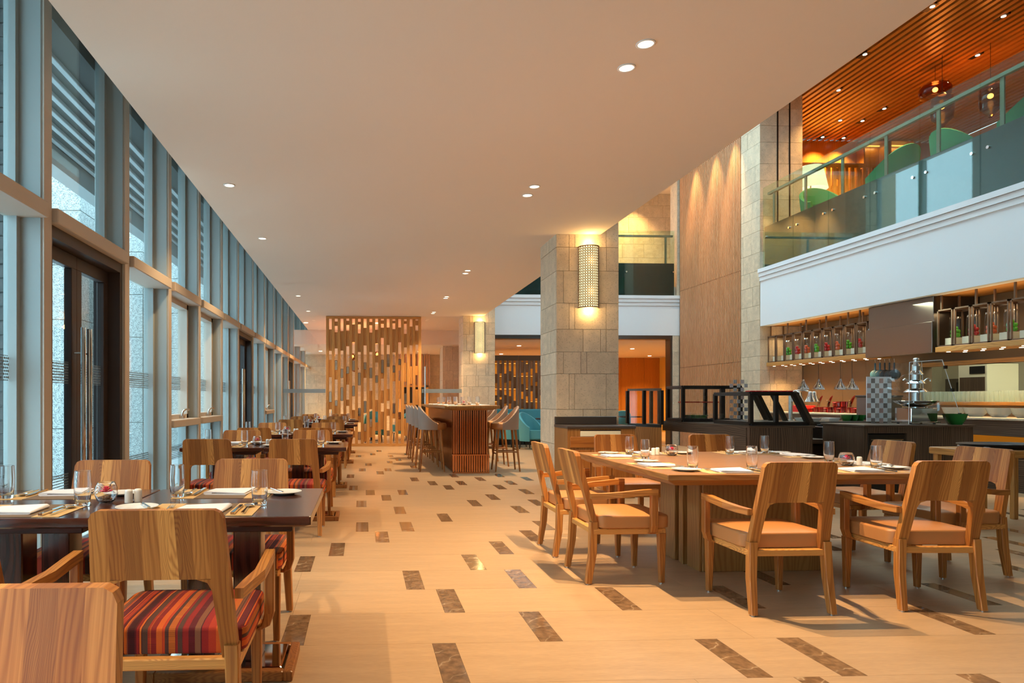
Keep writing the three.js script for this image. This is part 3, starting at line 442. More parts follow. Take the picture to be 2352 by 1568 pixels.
// ================================================================ THINGS
// ---------------------------------------------------------------- dining armchair: faces -z, back at +z, origin on the floor under the seat
function makeChair(seatMat) {
  const c = new THREE.Group(); c.name = 'dining_chair';
  const top = 0.86, lean = (y) => 0.223 + (y - 0.42) * 0.24, hw = (y) => 0.232 - (y - 0.42) * 0.066, cut = 0.632;
  const back = new THREE.Group(); back.name = 'backrest'; c.add(back);
  const s = [-1, -0.72, -0.5, -0.24, 0.02, 0.27, 0.5, 0.72, 1], tone = [0, 3, 1, 0, 2, 1, 0, 3];
  for (let i = 0; i < 8; i++) {
    const a = s[i], b = s[i + 1], X = (k, y) => k * hw(y); let pts;
    if (i === 0) pts = [[X(a, 0.4), 0.36], [X(b, 0.4) - 0.012, 0.36], [X(b, cut - 0.04), cut - 0.04], [X(b, cut - 0.012) + 0.012, cut - 0.012], [X(b, cut) + 0.045, cut], [X(b, cut), cut], [X(b, top), top], [X(a, top) + 0.026, top], [X(a, top) + 0.008, top - 0.009], [X(a, top - 0.028), top - 0.028]];
    else if (i === 7) pts = [[X(b, 0.4), 0.36], [X(b, top - 0.028), top - 0.028], [X(b, top) - 0.008, top - 0.009], [X(b, top) - 0.026, top], [X(a, top), top], [X(a, cut), cut], [X(a, cut) - 0.045, cut], [X(a, cut - 0.012) - 0.012, cut - 0.012], [X(a, cut - 0.04), cut - 0.04], [X(a, 0.4) + 0.012, 0.36]];
    else { const l = i === 1 ? 0.045 : 0, r = i === 6 ? 0.045 : 0; pts = [[X(a, cut) + l, cut], [X(b, cut) - r, cut], [X(b, top), top], [X(a, top), top]]; if (l) pts.splice(0, 0, [X(a, cut), cut]); if (l || r) pts = [[X(a, cut) + l, cut], [X(b, cut) - r, cut], [X(b, cut + 0.002), cut + 0.002], [X(b, top), top], [X(a, top), top], [X(a, cut + 0.002), cut + 0.002]]; }
    mk('stave', plate(pts, 0.036, 'y', (x, y, z) => [x, y, lean(y) + z - 0.018]), M.oak[tone[i]], back);
  }
  for (const q of [-1, 1]) {   // rear legs rake back, front legs taper
    mk('leg', loft([oct(q * 0.226, 0.008, 0.262, 0.036, 0.04), oct(q * 0.22, 0.2, 0.232, 0.043, 0.048), oct(q * 0.212, 0.405, 0.223, 0.046, 0.05)], 'y'), M.oak[0], c);
    mk('leg', loft([oct(q * 0.225, 0.008, -0.225, 0.03, 0.032), oct(q * 0.222, 0.33, -0.225, 0.044, 0.05)], 'y'), M.oak[3], c);
    for (const z of [0.262, -0.225]) mk('foot_glide', cyl(0.013, 0.013, 0.009, 10, q * 0.226, 0, z), M.steel, c);
    // arm: from the back post forward, down a front post, curling in under the seat rail
    const sec = (x, y, z, w, h) => [[x - w / 2, y - h / 2, z], [x - w / 2, y + h / 2, z], [x + w / 2, y + h / 2, z], [x + w / 2, y - h / 2, z]];
    mk('arm', loft([sec(q * 0.238, 0.575, 0.25, 0.028, 0.034), sec(q * 0.252, 0.577, 0.16, 0.034, 0.036), sec(q * 0.278, 0.588, 0.06, 0.036, 0.036), sec(q * 0.284, 0.602, -0.08, 0.036, 0.038), sec(q * 0.284, 0.607, -0.172, 0.036, 0.038)].reverse(), 'z'), M.oak[0], c);
    mk('arm_post', join([loft([oct(q * 0.284, 0.39, -0.15, 0.036, 0.046), oct(q * 0.284, 0.59, -0.15, 0.036, 0.046)], 'y'), loft([oct(q * 0.238, 0.328, -0.15, 0.03, 0.046), oct(q * 0.27, 0.345, -0.15, 0.034, 0.046), oct(q * 0.284, 0.39, -0.15, 0.036, 0.046)], 'y')]), M.oak[3], c);
  }
  mk('seat_frame', join([cbox(-0.235, 0.235, 0.325, 0.362, -0.25, -0.21, 0.004, 'x'), cbox(-0.23, 0.23, 0.325, 0.362, 0.205, 0.24, 0.004, 'x'), cbox(-0.238, -0.2, 0.325, 0.362, -0.23, 0.23, 0.004, 'z'), cbox(0.2, 0.238, 0.325, 0.362, -0.23, 0.23, 0.004, 'z')]), M.oak[2], c);
  { const R = (k, y, e) => { const o = [], w = 0.252 - e, z0 = -0.275 + e, z1 = 0.2 - e * 0.6, r = 0.05; for (const [cx, cz, a0] of [[-w + r, z1 - r, Math.PI], [w - r, z1 - r, 1.5 * Math.PI], [w - r, z0 + r, 0], [-w + r, z0 + r, 0.5 * Math.PI]]) for (let i = 0; i < 5; i++) { const a = a0 + i / 4 * Math.PI / 2; o.push([cx + r * Math.cos(a), y, cz - r * Math.sin(a)]); } return o; };
    const rings = [R(0, 0.363, 0.012), R(0, 0.37, 0.002), R(0, 0.436, 0), R(0, 0.445, 0.004), R(0, 0.45, 0.014), R(0, 0.458, 0.1), R(0, 0.46, 0.18)];
    mk('seat', smooth(loft(rings, 'z', true, [0, 0]), 0.7), seatMat, c); }
  return c;
}
function smooth(g, cosLimit = 0.6) {   // average normals of faces that meet at less than a crease angle
  const p = g.attributes.position, n = p.count, fn = [], map = new Map();
  for (let i = 0; i < n; i += 3) { const a = V().fromBufferAttribute(p, i), b = V().fromBufferAttribute(p, i + 1), c = V().fromBufferAttribute(p, i + 2); fn.push(b.sub(a).cross(c.sub(a))); }
  const key = (i) => Math.round(p.getX(i) * 5e3) + ',' + Math.round(p.getY(i) * 5e3) + ',' + Math.round(p.getZ(i) * 5e3);
  for (let i = 0; i < n; i++) { const k = key(i); (map.get(k) || map.set(k, []).get(k)).push(i / 3 | 0); }
  const nn = new Float32Array(n * 3);
  for (let i = 0; i < n; i++) { const f = fn[i / 3 | 0], u = f.clone().normalize(), s = V(); for (const j of map.get(key(i))) { const w = fn[j].clone().normalize(); if (w.dot(u) > cosLimit) s.add(fn[j]); } s.normalize(); nn[i * 3] = s.x; nn[i * 3 + 1] = s.y; nn[i * 3 + 2] = s.z; }
  g.setAttribute('normal', new THREE.BufferAttribute(nn, 3)); return g;
}
const PROTO = {};
function place(key, make, name, label, category, group, pos, turn = 0) {   // the first one is the prototype, later ones are clones
  let o; if (!PROTO[key]) { o = PROTO[key] = make(); } else o = PROTO[key].clone();
  o.name = numbered(name); o.position.set(...pos); o.rotation.y = turn; o.userData = {}; scene.add(o); return tag(o, label, category, group);
}
const ORD = ['sixth', 'fifth', 'fourth', 'third', 'second', 'first'];

// ---------------------------------------------------------------- tableware
const makers = {
  placemat: () => new THREE.Mesh(B(-0.22, 0.22, 0, 0.002, -0.16, 0.16, 'z', [0.22, 0.16]), M.mat),
  napkin: () => { const g = plate([[-0.1, 0], [0.092, 0], [0.099, 0.004], [0.1, 0.01], [0.096, 0.0165], [0.088, 0.0185], [-0.094, 0.0165], [-0.097, 0.0135], [-0.094, 0.0105], [0.06, 0.0105], [0.06, 0.0085], [-0.1, 0.0075], [-0.103, 0.004]], 0.17, 'x', (x, y, z) => [x + 0.006 * Math.sin(z * 30), y * 0.75 + y * 0.3 * Math.sin(x * 28 + z * 17) * (y > 0.009 ? 1 : 0.3), z - 0.085]); return new THREE.Mesh(g, M.linen); },
  fork: () => { const g = [loft([oct(0, 0.0, 0.1, 0.014, 0.004, 0.0015).map(([x, y, z]) => [x, 0.002 + (z - 0.1), 0.1]), oct(0, 0, 0, 0.007, 0.004, 0.0015).map(([x, y, z]) => [x, 0.006 + z, 0.0]), oct(0, 0, 0, 0.007, 0.003, 0.001).map(([x, y, z]) => [x, 0.008 + z, -0.03]), oct(0, 0, 0, 0.024, 0.003, 0.001).map(([x, y, z]) => [x, 0.004 + z, -0.052])].reverse(), 'z')]; for (const x of [-0.01, -0.0033, 0.0033, 0.01]) g.push(loft([oct(0, 0, 0, 0.0045, 0.003, 0.001).map(([a, y, z]) => [x + a, 0.004 + z, -0.05]), oct(0, 0, 0, 0.002, 0.002, 0.0006).map(([a, y, z]) => [x + a, 0.01 + z, -0.1])].reverse(), 'z')); return new THREE.Mesh(join(g), M.chrome); },
  knife: () => new THREE.Mesh(join([loft([[0.115, 0.016, 0.009], [0.0, 0.013, 0.007], [-0.012, 0.018, 0.004], [-0.1, 0.016, 0.003], [-0.118, 0.004, 0.002]].map(([z, w, h]) => oct(0, 0, 0, w, h, 0.0008).map(([a, y, q]) => [a, 0.006 + q, z])), 'z')]), M.chrome),
  spoon: () => { const b = new THREE.SphereGeometry(1, 14, 8, 0, Math.PI * 2, Math.PI * 0.5, Math.PI * 0.5); b.scale(0.021, 0.009, 0.032); b.translate(0, 0.011, -0.08); return new THREE.Mesh(join([b, loft([[0.1, 0.014, 0.003], [0.0, 0.007, 0.004], [-0.052, 0.009, 0.003]].map(([z, w, h]) => oct(0, 0, 0, w, h, 0.0008).map(([a, y, q]) => [a, 0.008 + q, z])), 'z')]), M.chrome); },
  tumbler: () => new THREE.Mesh(lathe([[0, 0.0005], [0.027, 0.0005], [0.0295, 0.004], [0.034, 0.05], [0.0355, 0.09], [0.033, 0.15], [0.0322, 0.151], [0.0315, 0.15], [0.0343, 0.09], [0.0326, 0.05], [0.0275, 0.02], [0.02, 0.0165], [0, 0.0155]], 24), M.glass),
  plate: () => { const g = new THREE.Group(); mk('dish', lathe([[0, 0.001], [0.05, 0.001], [0.056, 0.005], [0.085, 0.013], [0.087, 0.0155], [0.084, 0.0155], [0.056, 0.008], [0, 0.0065]], 30), M.china, g); return g; },
  butter: () => new THREE.Mesh(loft([[0.075, 0.012, 0.006], [0, 0.01, 0.005], [-0.01, 0.015, 0.003], [-0.075, 0.012, 0.002]].map(([z, w, h]) => oct(0, 0, 0, w, h, 0.0008).map(([a, y, q]) => [a, 0.003 + q, z])), 'z'), M.chrome),
  flower: () => {
    const g = new THREE.Group(); mk('bowl', lathe([[0, 0.001], [0.026, 0.001], [0.04, 0.012], [0.0495, 0.04], [0.046, 0.07], [0.037, 0.09], [0.035, 0.0895], [0.0435, 0.069], [0.0468, 0.04], [0.038, 0.015], [0.024, 0.006], [0, 0.005]], 24), M.glass, g);
    const pet = []; for (let r = 0; r < 3; r++) for (let k = 0; k < 7; k++) { const e = new THREE.SphereGeometry(1, 7, 5); e.scale(0.016 - r * 0.002, 0.0022, 0.006); e.translate(0.016 - r * 0.004, 0, 0); e.rotateZ(0.25 + r * 0.4); e.rotateY(k * 0.9 + r * 0.5); e.translate(0, 0.046 + r * 0.004, 0); pet.push(e); } mk('flower', join(pet), M.pink, g);
    const pb = []; for (let k = 0; k < 6; k++) { const e = new THREE.SphereGeometry(1, 8, 6); e.scale(0.013, 0.006, 0.01); e.rotateY(k); e.translate(0.016 * Math.cos(k * 1.05), 0.015 + (k % 2) * 0.006, 0.016 * Math.sin(k * 1.05)); pb.push(e); } mk('pebbles', join(pb), M.pebble, g).userData.kind = 'stuff'; return g;
  },
  shaker: () => new THREE.Mesh(lathe([[0, 0], [0.0165, 0], [0.0178, 0.003], [0.017, 0.05], [0.0155, 0.057], [0.01, 0.06], [0, 0.0605]], 18), M.china),
};
function ware(kind, name, label, category, group, pos, turn) { return place(kind, makers[kind], name, label, category, group, pos, turn); }
// one place setting; local frame: the diner sits at +z and looks towards -z
function setting(x, y, z, turn, where, group, opt = {}) {
  const at = (u, v, h = 0) => [x + u * Math.cos(turn) + v * Math.sin(turn), y + h, z - u * Math.sin(turn) + v * Math.cos(turn)];
  const j = () => rr(-0.006, 0.006);
  ware('placemat', 'placemat', 'beige placemat with brown band ' + where, 'placemat', 'placemats ' + group, at(0, 0), turn);
  ware('napkin', 'napkin', 'folded white napkin ' + where, 'napkin', 'napkins ' + group, at(-0.005 + j(), 0.03 + j(), 0.002), turn + rr(-0.12, 0.12));
  ware('fork', 'fork', 'steel fork ' + where, 'fork', 'forks ' + group, at(-0.145 + j(), 0.03, 0.002), turn + rr(-0.05, 0.05));
  ware('knife', 'knife', 'steel knife ' + where, 'knife', 'knives ' + group, at(0.135 + j(), 0.03, 0.002), turn + rr(-0.05, 0.05));
  ware('spoon', 'spoon', 'steel spoon ' + where, 'spoon', 'spoons ' + group, at(0.175 + j(), 0.03, 0.002), turn + rr(-0.06, 0.06));
  ware('tumbler', 'tumbler', 'clear glass tumbler ' + where, 'glass', 'tumblers ' + group, at(0.205 + j(), -0.115 + j(), 0.0005), turn);
  if (opt.plate !== false) { ware('plate', 'side_plate', 'round white side plate ' + where, 'plate', 'side plates ' + group, at(-0.285 + j(), -0.02 + j()), turn); ware('butter', 'butter_knife', 'butter knife on side plate ' + where, 'knife', 'butter knives ' + group, at(-0.25, -0.02, 0.016), turn + 0.5); }
}

// ---------------------------------------------------------------- five rows of dark tables along the glass wall
const TH = 0.745;
function makeDarkTable(w, d) {
  const t = new THREE.Group();
  mk('tabletop', loft([oct(0, TH - 0.042, 0, w - 0.03, d - 0.03, 0.012), oct(0, TH - 0.034, 0, w, d, 0.006), oct(0, TH - 0.003, 0, w, d, 0.006), oct(0, TH, 0, w - 0.006, d - 0.006, 0.005)], 'x', true, [0, 0]), M.walnut, t);
  mk('subframe', cbox(-w / 2 + 0.08, w / 2 - 0.08, TH - 0.075, TH - 0.042, -d / 2 + 0.08, d / 2 - 0.08, 0.004, 'x'), M.walnutEdge, t);
  for (const x of [-0.1, 0.1]) mk('column', cbox(x - 0.06, x + 0.06, 0.05, TH - 0.075, -0.07, 0.07, 0.005), M.walnut, t);
  const b = mk('base', join([cbox(-0.27, 0.27, 0, 0.045, 0.14, 0.18, 0.004, 'x'), cbox(-0.27, 0.27, 0, 0.045, -0.18, -0.14, 0.004, 'x'), cbox(-0.31, -0.27, 0, 0.045, -0.18, 0.18, 0.004, 'z'), cbox(0.27, 0.31, 0, 0.045, -0.18, 0.18, 0.004, 'z')]), M.oak[1], t);
  mk('base_plate', cbox(-0.26, 0.26, 0.005, 0.05, -0.14, 0.14, 0.004), M.chrome, b);
  return t;
}
const rowsSpec = [[2.682, 3.532, -0.204, 0.815], [6.55, 7.38, -0.16, 0.785], [9.06, 9.89, -0.138, 0.785], [12.66, 13.49, -0.105, 0.775], [15.12, 15.95, -0.1, 0.77]];
const rowChairs = [[[-1.40, 2.215, 0], [-0.656, 2.212, 0], [-1.438, 4.05, 1], [-0.665, 4.1, 1]], [[-1.385, 6.17, 0], [-0.62, 6.14, 0], [-1.385, 7.98, 1], [-0.595, 7.95, 1]], [[-1.36, 8.655, 0], [-0.606, 8.62, 0], [-1.39, 10.3, 1], [-0.58, 10.3, 1]], [[-1.286, 12.28, 0], [-0.55, 12.25, 0], [-1.29, 14.23, 1], [-0.53, 14.2, 1]], [[-1.27, 14.73, 0], [-0.53, 14.73, 0], [-1.27, 16.6, 1], [-0.53, 16.6, 1]]];
rowsSpec.forEach(([z0, z1, xr, w], r) => {
  const d = z1 - z0, o = ORD[r + 1], zc = -(z0 + z1) / 2, X = [xr - w * 1.5 - 0.012, xr - w / 2];
  X.forEach((x, s) => place('dark' + w.toFixed(3), () => makeDarkTable(w, d), 'dining_table', `dark walnut square table on the ${s ? 'aisle' : 'window'} side, ${o} table row from the slatted screen`, 'table', 'dark tables along the windows', [x, 0, zc]));
  rowChairs[r].forEach(([x, zt, far], k) => place('striped', () => makeChair(M.stripe), 'dining_chair', `oak armchair with striped seat, ${k % 2 ? 'aisle' : 'window'} side, ${far ? 'back to' : 'facing'} slatted screen, ${o} row from it`, 'chair', 'striped armchairs at the dark tables', [x * 0.975, 0, far ? -Math.max(zt * 0.971 - 0.33, z1 + 0.04) : -(zt * 0.971 + 0.33)], (far ? Math.PI : 0) + rr(-0.03, 0.03)));
  for (const s of [0, 1]) for (const far of [0, 1]) {
    const cx = rowChairs[r][far * 2 + s][0], x = THREE.MathUtils.clamp(cx, X[s] - w / 2 + 0.3, X[s] + w / 2 - 0.3);
    setting(x, TH, far ? -z1 + 0.185 : -z0 - 0.185, far ? Math.PI : 0, `${s ? 'aisle' : 'window'} side, ${far ? 'back to' : 'facing'} slatted screen, ${o} row from it`, 'on the dark tables', {});
  }
  const fx = X[1] - w / 2 - 0.12, fz = zc + 0.02;
  ware('flower', 'flower_bowl', `glass bowl with pink flower and pebbles, ${o} dark table row from the slatted screen`, 'flower bowl', 'flower bowls on the dark tables', [fx, TH, fz], r);
  ware('shaker', 'salt_shaker', `white salt shaker beside flower bowl, ${o} dark table row from the slatted screen`, 'shaker', 'salt shakers on the dark tables', [fx + 0.105, TH, fz + 0.02], 0);
  ware('shaker', 'pepper_shaker', `white pepper shaker against the salt, ${o} dark table row from the slatted screen`, 'shaker', 'pepper shakers on the dark tables', [fx + 0.138, TH, fz - 0.004], 0);
});
place('striped', null, 'dining_chair', 'lone oak armchair apart from the table rows, farthest of all from the slatted screen', 'chair', 'striped armchairs at the dark tables', [-0.648, 0, -0.95], Math.PI);

// ---------------------------------------------------------------- square oak table for eight
{
  const x0 = 1.85, x1 = 3.72, z0 = 4.075, z1 = 5.875, t = thing('square_table', 'large square oak dining table with thick pedestal, set for eight', 'table', null, [(x0 + x1) / 2, 0, -(z0 + z1) / 2]);
  const w = x1 - x0, d = z1 - z0;
  mk('tabletop', loft([oct(0, TH - 0.075, 0, w - 0.16, d - 0.16, 0.01), oct(0, TH - 0.038, 0, w - 0.01, d - 0.01, 0.004), oct(0, TH - 0.034, 0, w, d, 0.004), oct(0, TH - 0.003, 0, w, d, 0.004), oct(0, TH, 0, w - 0.006, d - 0.006, 0.004)], 'x'), M.tableOak[0], t);
  mk('pedestal', cbox(-0.42, 0.42, 0, TH - 0.075, -0.31, 0.31, 0.005), M.tableOak[1], t);
  for (const s of [-1, 1]) for (const [a, b, q] of [[-0.3, -0.12, 0.02], [-0.085, -0.05, 0.035], [-0.02, 0.01, 0.02], [0.05, 0.3, 0.03]]) mk('pedestal_board', cbox(s * 0.42, s * (0.42 + q), 0, TH - 0.08, -b, -a, 0.003), M.tableOak[q > 0.025 ? 0 : 1], t);
  const list = [[2.39, -3.965, 0, 'on the open floor side, nearer the pillar'], [3.3, -4.0, -0.05, 'on the open floor side, nearer the kitchen'], [1.725, -5.38, -Math.PI / 2, 'on the window side, nearer the pillar'], [1.725, -4.615, -Math.PI / 2, 'on the window side, away from the pillar'], [4.1, -4.66, Math.PI / 2 + 0.06, 'on the kitchen side, away from the counter'], [4.1, -5.5, Math.PI / 2 + 0.05, 'on the kitchen side, nearer the counter'], [2.47, -6.28, Math.PI, 'on the pillar side, before the cabinet'], [3.4, -6.25, Math.PI, 'on the pillar side, before the display counter']];
  list.forEach(([x, z, a, w], k) => {
    place('leather', () => makeChair(M.tan), 'leather_chair', `tan leather oak armchair ${w}, square table`, 'chair', 'tan armchairs round the square table', [x, 0, z], a);
    const q = [[2.35, -4.275], [3.2, -4.275], [2.05, -5.38], [2.05, -4.62], [3.52, -4.66], [3.52, -5.45], [2.4, -5.675], [3.25, -5.675]][k];
    setting(q[0], TH, q[1], k === 4 || k === 5 ? Math.PI / 2 : k === 1 ? 0 : a, w + ', square table', 'on the square table');
  });
  ware('flower', 'flower_bowl', 'glass bowl with red flower on the square table, window half', 'flower bowl', 'flower bowls on the square table', [...pH(1543, 1046, TH).toArray()], 1);
  ware('flower', 'flower_bowl', 'glass bowl with red flower on the square table, kitchen half', 'flower bowl', 'flower bowls on the square table', [...pH(1944, 1069, TH).toArray()], 2);
  for (const [n, px, py, l] of [['salt_shaker', 1501, 1045, 'white salt shaker on the square table, window half'], ['pepper_shaker', 1510, 1044, 'white pepper shaker on the square table, window half'], ['salt_shaker', 1974, 1068, 'white salt shaker on the square table, kitchen half']]) ware('shaker', n, l, 'shaker', 'shakers on the square table', pH(px, py, TH).toArray(), 0);
}

// ---------------------------------------------------------------- high bar table with copper base and bar stools
{
  const t = thing('bar_table', 'long high oak bar table on a base of copper bars', 'table', null, [1.76, 0, -13.15]), L = 2.2, H = 1.105;
  mk('tabletop', loft([oct(0, H - 0.075, 0, 0.66, 2 * L - 0.24, 0.01), oct(0, H - 0.04, 0, 0.89, 2 * L - 0.01, 0.004), oct(0, H - 0.003, 0, 0.9, 2 * L, 0.004), oct(0, H, 0, 0.892, 2 * L - 0.008, 0.004)], 'z'), M.tableOak[0], t);
  mk('core', B(-0.2, 0.2, 0.02, H - 0.08, -L + 0.3, L - 0.34), M.black, t);
  const g = [], low = []; for (let i = 0; i < 16; i++) { const x = -0.27 + i * 0.036; for (const z of [L - 0.22, -L + 0.22]) g.push(B(x - 0.011, x + 0.011, 0.3, H - 0.075, z - 0.012 - (i % 3) * 0.012, z + 0.012 - (i % 3) * 0.012)); }
  for (let z = -L + 0.26; z < L - 0.24; z += 0.055) for (const x of [-0.28, 0.28]) g.push(B(x - 0.011, x + 0.011, 0.02, H - 0.075, z - 0.011, z + 0.011));
  for (let i = 0; i < 16; i++) { const x = -0.285 + i * 0.038; low.push(B(x - 0.013, x + 0.013, 0.02, 0.3, L - 0.16, L - 0.135)); }
  low.push(B(-0.3, 0.3, 0.29, 0.31, L - 0.24, L - 0.13), B(-0.3, 0.3, 0, 0.025, L - 0.24, L - 0.13));
  mk('copper_bars', join(g), M.copper, t).userData.kind = 'stuff'; mk('copper_footrest', join(low), M.copper, t);
  mk('plinth', B(-0.29, 0.29, 0, 0.02, -L + 0.2, L - 0.2), M.bronze, t);
}
// bucket shell: high at the back (+z), sinking to the front ends
function bucket(w, d, y0, yb, yf, A, t, flare, lip = 2.2) {
  const n = 22, secsO = [];
  for (let i = 0; i <= n; i++) {
    const a = -A + 2 * A * i / n, c = Math.abs(a) / A, top = yf + (yb - yf) * Math.pow(Math.max(0, Math.cos(Math.min(1, c * 1.02) * Math.PI / 2)), lip) , f = 1 + flare * (top - y0);
    const e = (k, s) => [Math.sin(a) * (w / 2) * k * s, Math.cos(a) * (d / 2) * k * s];
    const [ox, oz] = e(1, 1), [tx, tz] = e(f, 1), [ix, iz] = e(f, 1 - t * 2 / w), [bx, bz] = e(1, 1 - t * 2 / w);
    secsO.push([[ox, y0, oz], [(ox + tx) / 2 * 1.01, (y0 + top) / 2, (oz + tz) / 2 * 1.01], [tx, top - t * 0.3, tz], [(tx + ix) / 2, top, (tz + iz) / 2], [ix, top - t * 0.3, iz], [bx, y0 + 0.01, bz]]);
  }
  return smooth(loft(secsO, 'y', true, [0, 0]), 0.5);
}
function makeStool() {
  const c = new THREE.Group();
  mk('shell', bucket(0.46, 0.46, 0.70, 1.1, 0.82, 1.9, 0.035, 0.12, 1.5), M.taupe, c);
  mk('seat', smooth(loft([0, 1, 2, 3, 4].map((k) => { const o = []; for (let i = 0; i < 24; i++) { const a = -i / 24 * Math.PI * 2, r = [0.195, 0.205, 0.205, 0.19, 0.1][k]; o.push([Math.cos(a) * r, [0.7, 0.72, 0.79, 0.81, 0.815][k], Math.sin(a) * r * 1.08 - 0.02]); } return o; }), 'z', true, [0, 0]), 0.4), M.tan, c);
  for (const q of [-1, 1]) for (const z of [-0.13, 0.15]) mk('leg', loft([oct(q * 0.2, 0, z * 1.45, 0.024, 0.024, 0.006), oct(q * 0.14, 0.71, z, 0.042, 0.042, 0.01)], 'y'), M.oak[3], c);
  mk('footrest', join([bar([-0.178, 0.3, -0.175], [0.178, 0.3, -0.175], 0.013), bar([-0.172, 0.36, 0.196], [0.172, 0.36, 0.196], 0.012), bar([-0.175, 0.33, -0.17], [-0.175, 0.33, 0.2], 0.012), bar([0.175, 0.33, -0.17], [0.175, 0.33, 0.2], 0.012)]), M.oak[1], c);
  return c;
}
[11.55, 12.4, 13.25, 14.1, 14.95].forEach((z, i) => { place('stool', makeStool, 'bar_stool', `leather bar stool, window side of the bar table, ${ORD[i + 1]} from the slatted screen`, 'stool', 'bar stools at the bar table', [1.17, 0, -z], -Math.PI / 2 + rr(-0.06, 0.06)); });
[11.5, 12.4, 13.4, 14.3].forEach((z, i) => { place('stool', makeStool, 'bar_stool', `leather bar stool, kitchen side of the bar table, ${ORD[i + 2]} from the slatted screen`, 'stool', 'bar stools at the bar table', [2.4, 0, -z], Math.PI / 2 + rr(-0.06, 0.06)); });
for (let i = 0; i < 4; i++) for (const s of [-1, 1]) {
  const z = -11.6 - i * 0.88, x = 1.76 + s * 0.28, w = `on the ${s < 0 ? 'window' : 'kitchen'} side of the bar table, ${ORD[i + 2]} from the screen`;
  ware('placemat', 'placemat', 'beige placemat ' + w, 'placemat', 'placemats on the bar table', [x, 1.105, z], s < 0 ? -Math.PI / 2 : Math.PI / 2); ware('napkin', 'napkin', 'folded white napkin ' + w, 'napkin', 'napkins on the bar table', [x + s * 0.02, 1.107, z], s * Math.PI / 2); ware('tumbler', 'tumbler', 'glass tumbler ' + w, 'glass', 'tumblers on the bar table', [x - s * 0.12, 1.1055, z + s * 0.2], 0);
}
for (const [z, l] of [[11.9, 'away from'], [13.9, 'towards']]) ware('flower', 'flower_bowl', `glass bowl with pink flower on the bar table end ${l} the slatted screen`, 'flower bowl', 'flower bowls on the bar table', [1.76, 1.105, -z], z);

// ---------------------------------------------------------------- slatted wooden screen
{
  const s = thing('slatted_screen', 'floor to ceiling oak screen of vertical slats with copper and wood inserts', 'screen', null, [-0.955, 0, -17.66]), W = 2.46, H = CEIL - 0.005, n = 17, SW = 0.076, pitch = (W - SW) / (n - 1);
  mk('top_rail', cbox(0, W, H - 0.06, H, -0.1, 0, 0.004, 'x'), M.oakFine[0], s); mk('bottom_rail', cbox(0, W, 0, 0.07, -0.1, 0, 0.004, 'x'), M.oakFine[0], s);
  for (let i = 0; i < n; i++) mk('slat', cbox(i * pitch, i * pitch + SW, 0.07, H - 0.06, -0.1, 0, 0.004), M.oakFine[i % 3 ? 0 : 1], s);
  for (let i = 0; i + 1 < n; i++) {
    const a = i * pitch + SW, b = (i + 1) * pitch, seg = (name, y0, y1, m) => mk(name, cbox(a - 0.002, b + 0.002, Math.max(0.07, y0), y1, name === 'copper_insert' ? -0.085 : -0.09, -0.02, name === 'copper_insert' ? 0.008 : 0.003), m, s);
    let y = H - 0.06 - (i % 2 ? rr(0, 0.06) : rr(0.14, 0.34)), h = rr(0.08, 0.16); if (i % 2) { seg('wood_insert', y - h, H - 0.06 - rr(0.04, 0.08), M.oakFine[1]); y -= h + rr(0.1, 0.28); }
    h = rr(0.25, 0.6); seg('wood_insert', y - h, y, M.oakFine[1]); y -= h;
    while (y > 0.3) { y -= rr(0.2, 0.62); if (y < 0.2) break; h = rr(0.12, 0.36); const k = rnd(); seg(k < 0.55 ? 'copper_insert' : 'wood_insert', y - h, y, k < 0.55 ? M.mirror : M.oakFine[1]); y -= h; if (rnd() < 0.4) { h = rr(0.1, 0.3); seg('wood_insert', y - h, y, M.oakFine[1]); y -= h; } }
  }
}
// copper folding screens inside the back opening
for (const [x0, k] of [[3.42, 0], [4.28, 1]]) {
  const s = thing('copper_screen', k ? 'bronze slatted folding screen beside the limestone pillar in the back opening' : 'bronze slatted folding screen behind the bar stools in the back opening', 'screen', 'bronze folding screens', [x0, 0, -18.6]);
  mk('top_rail', B(0, 0.84, 2.28, 2.42, -0.08, 0), M.bronze, s); mk('bottom_rail', B(0, 0.84, 0, 0.08, -0.08, 0), M.bronze, s);
  for (let i = 0; i < 7; i++) { mk('slat', cbox(i * 0.13, i * 0.13 + 0.06, 0.08, 2.28, -0.08, 0, 0.004), M.bronzeSlat, s); if (i < 6) for (let y = rr(0.2, 0.6); y < 2.1; y += rr(0.35, 0.7)) mk('mirror_insert', cbox(i * 0.13 + 0.06, i * 0.13 + 0.13, y, y + rr(0.15, 0.35), -0.06, -0.02, 0.006), M.copper, s); }
}

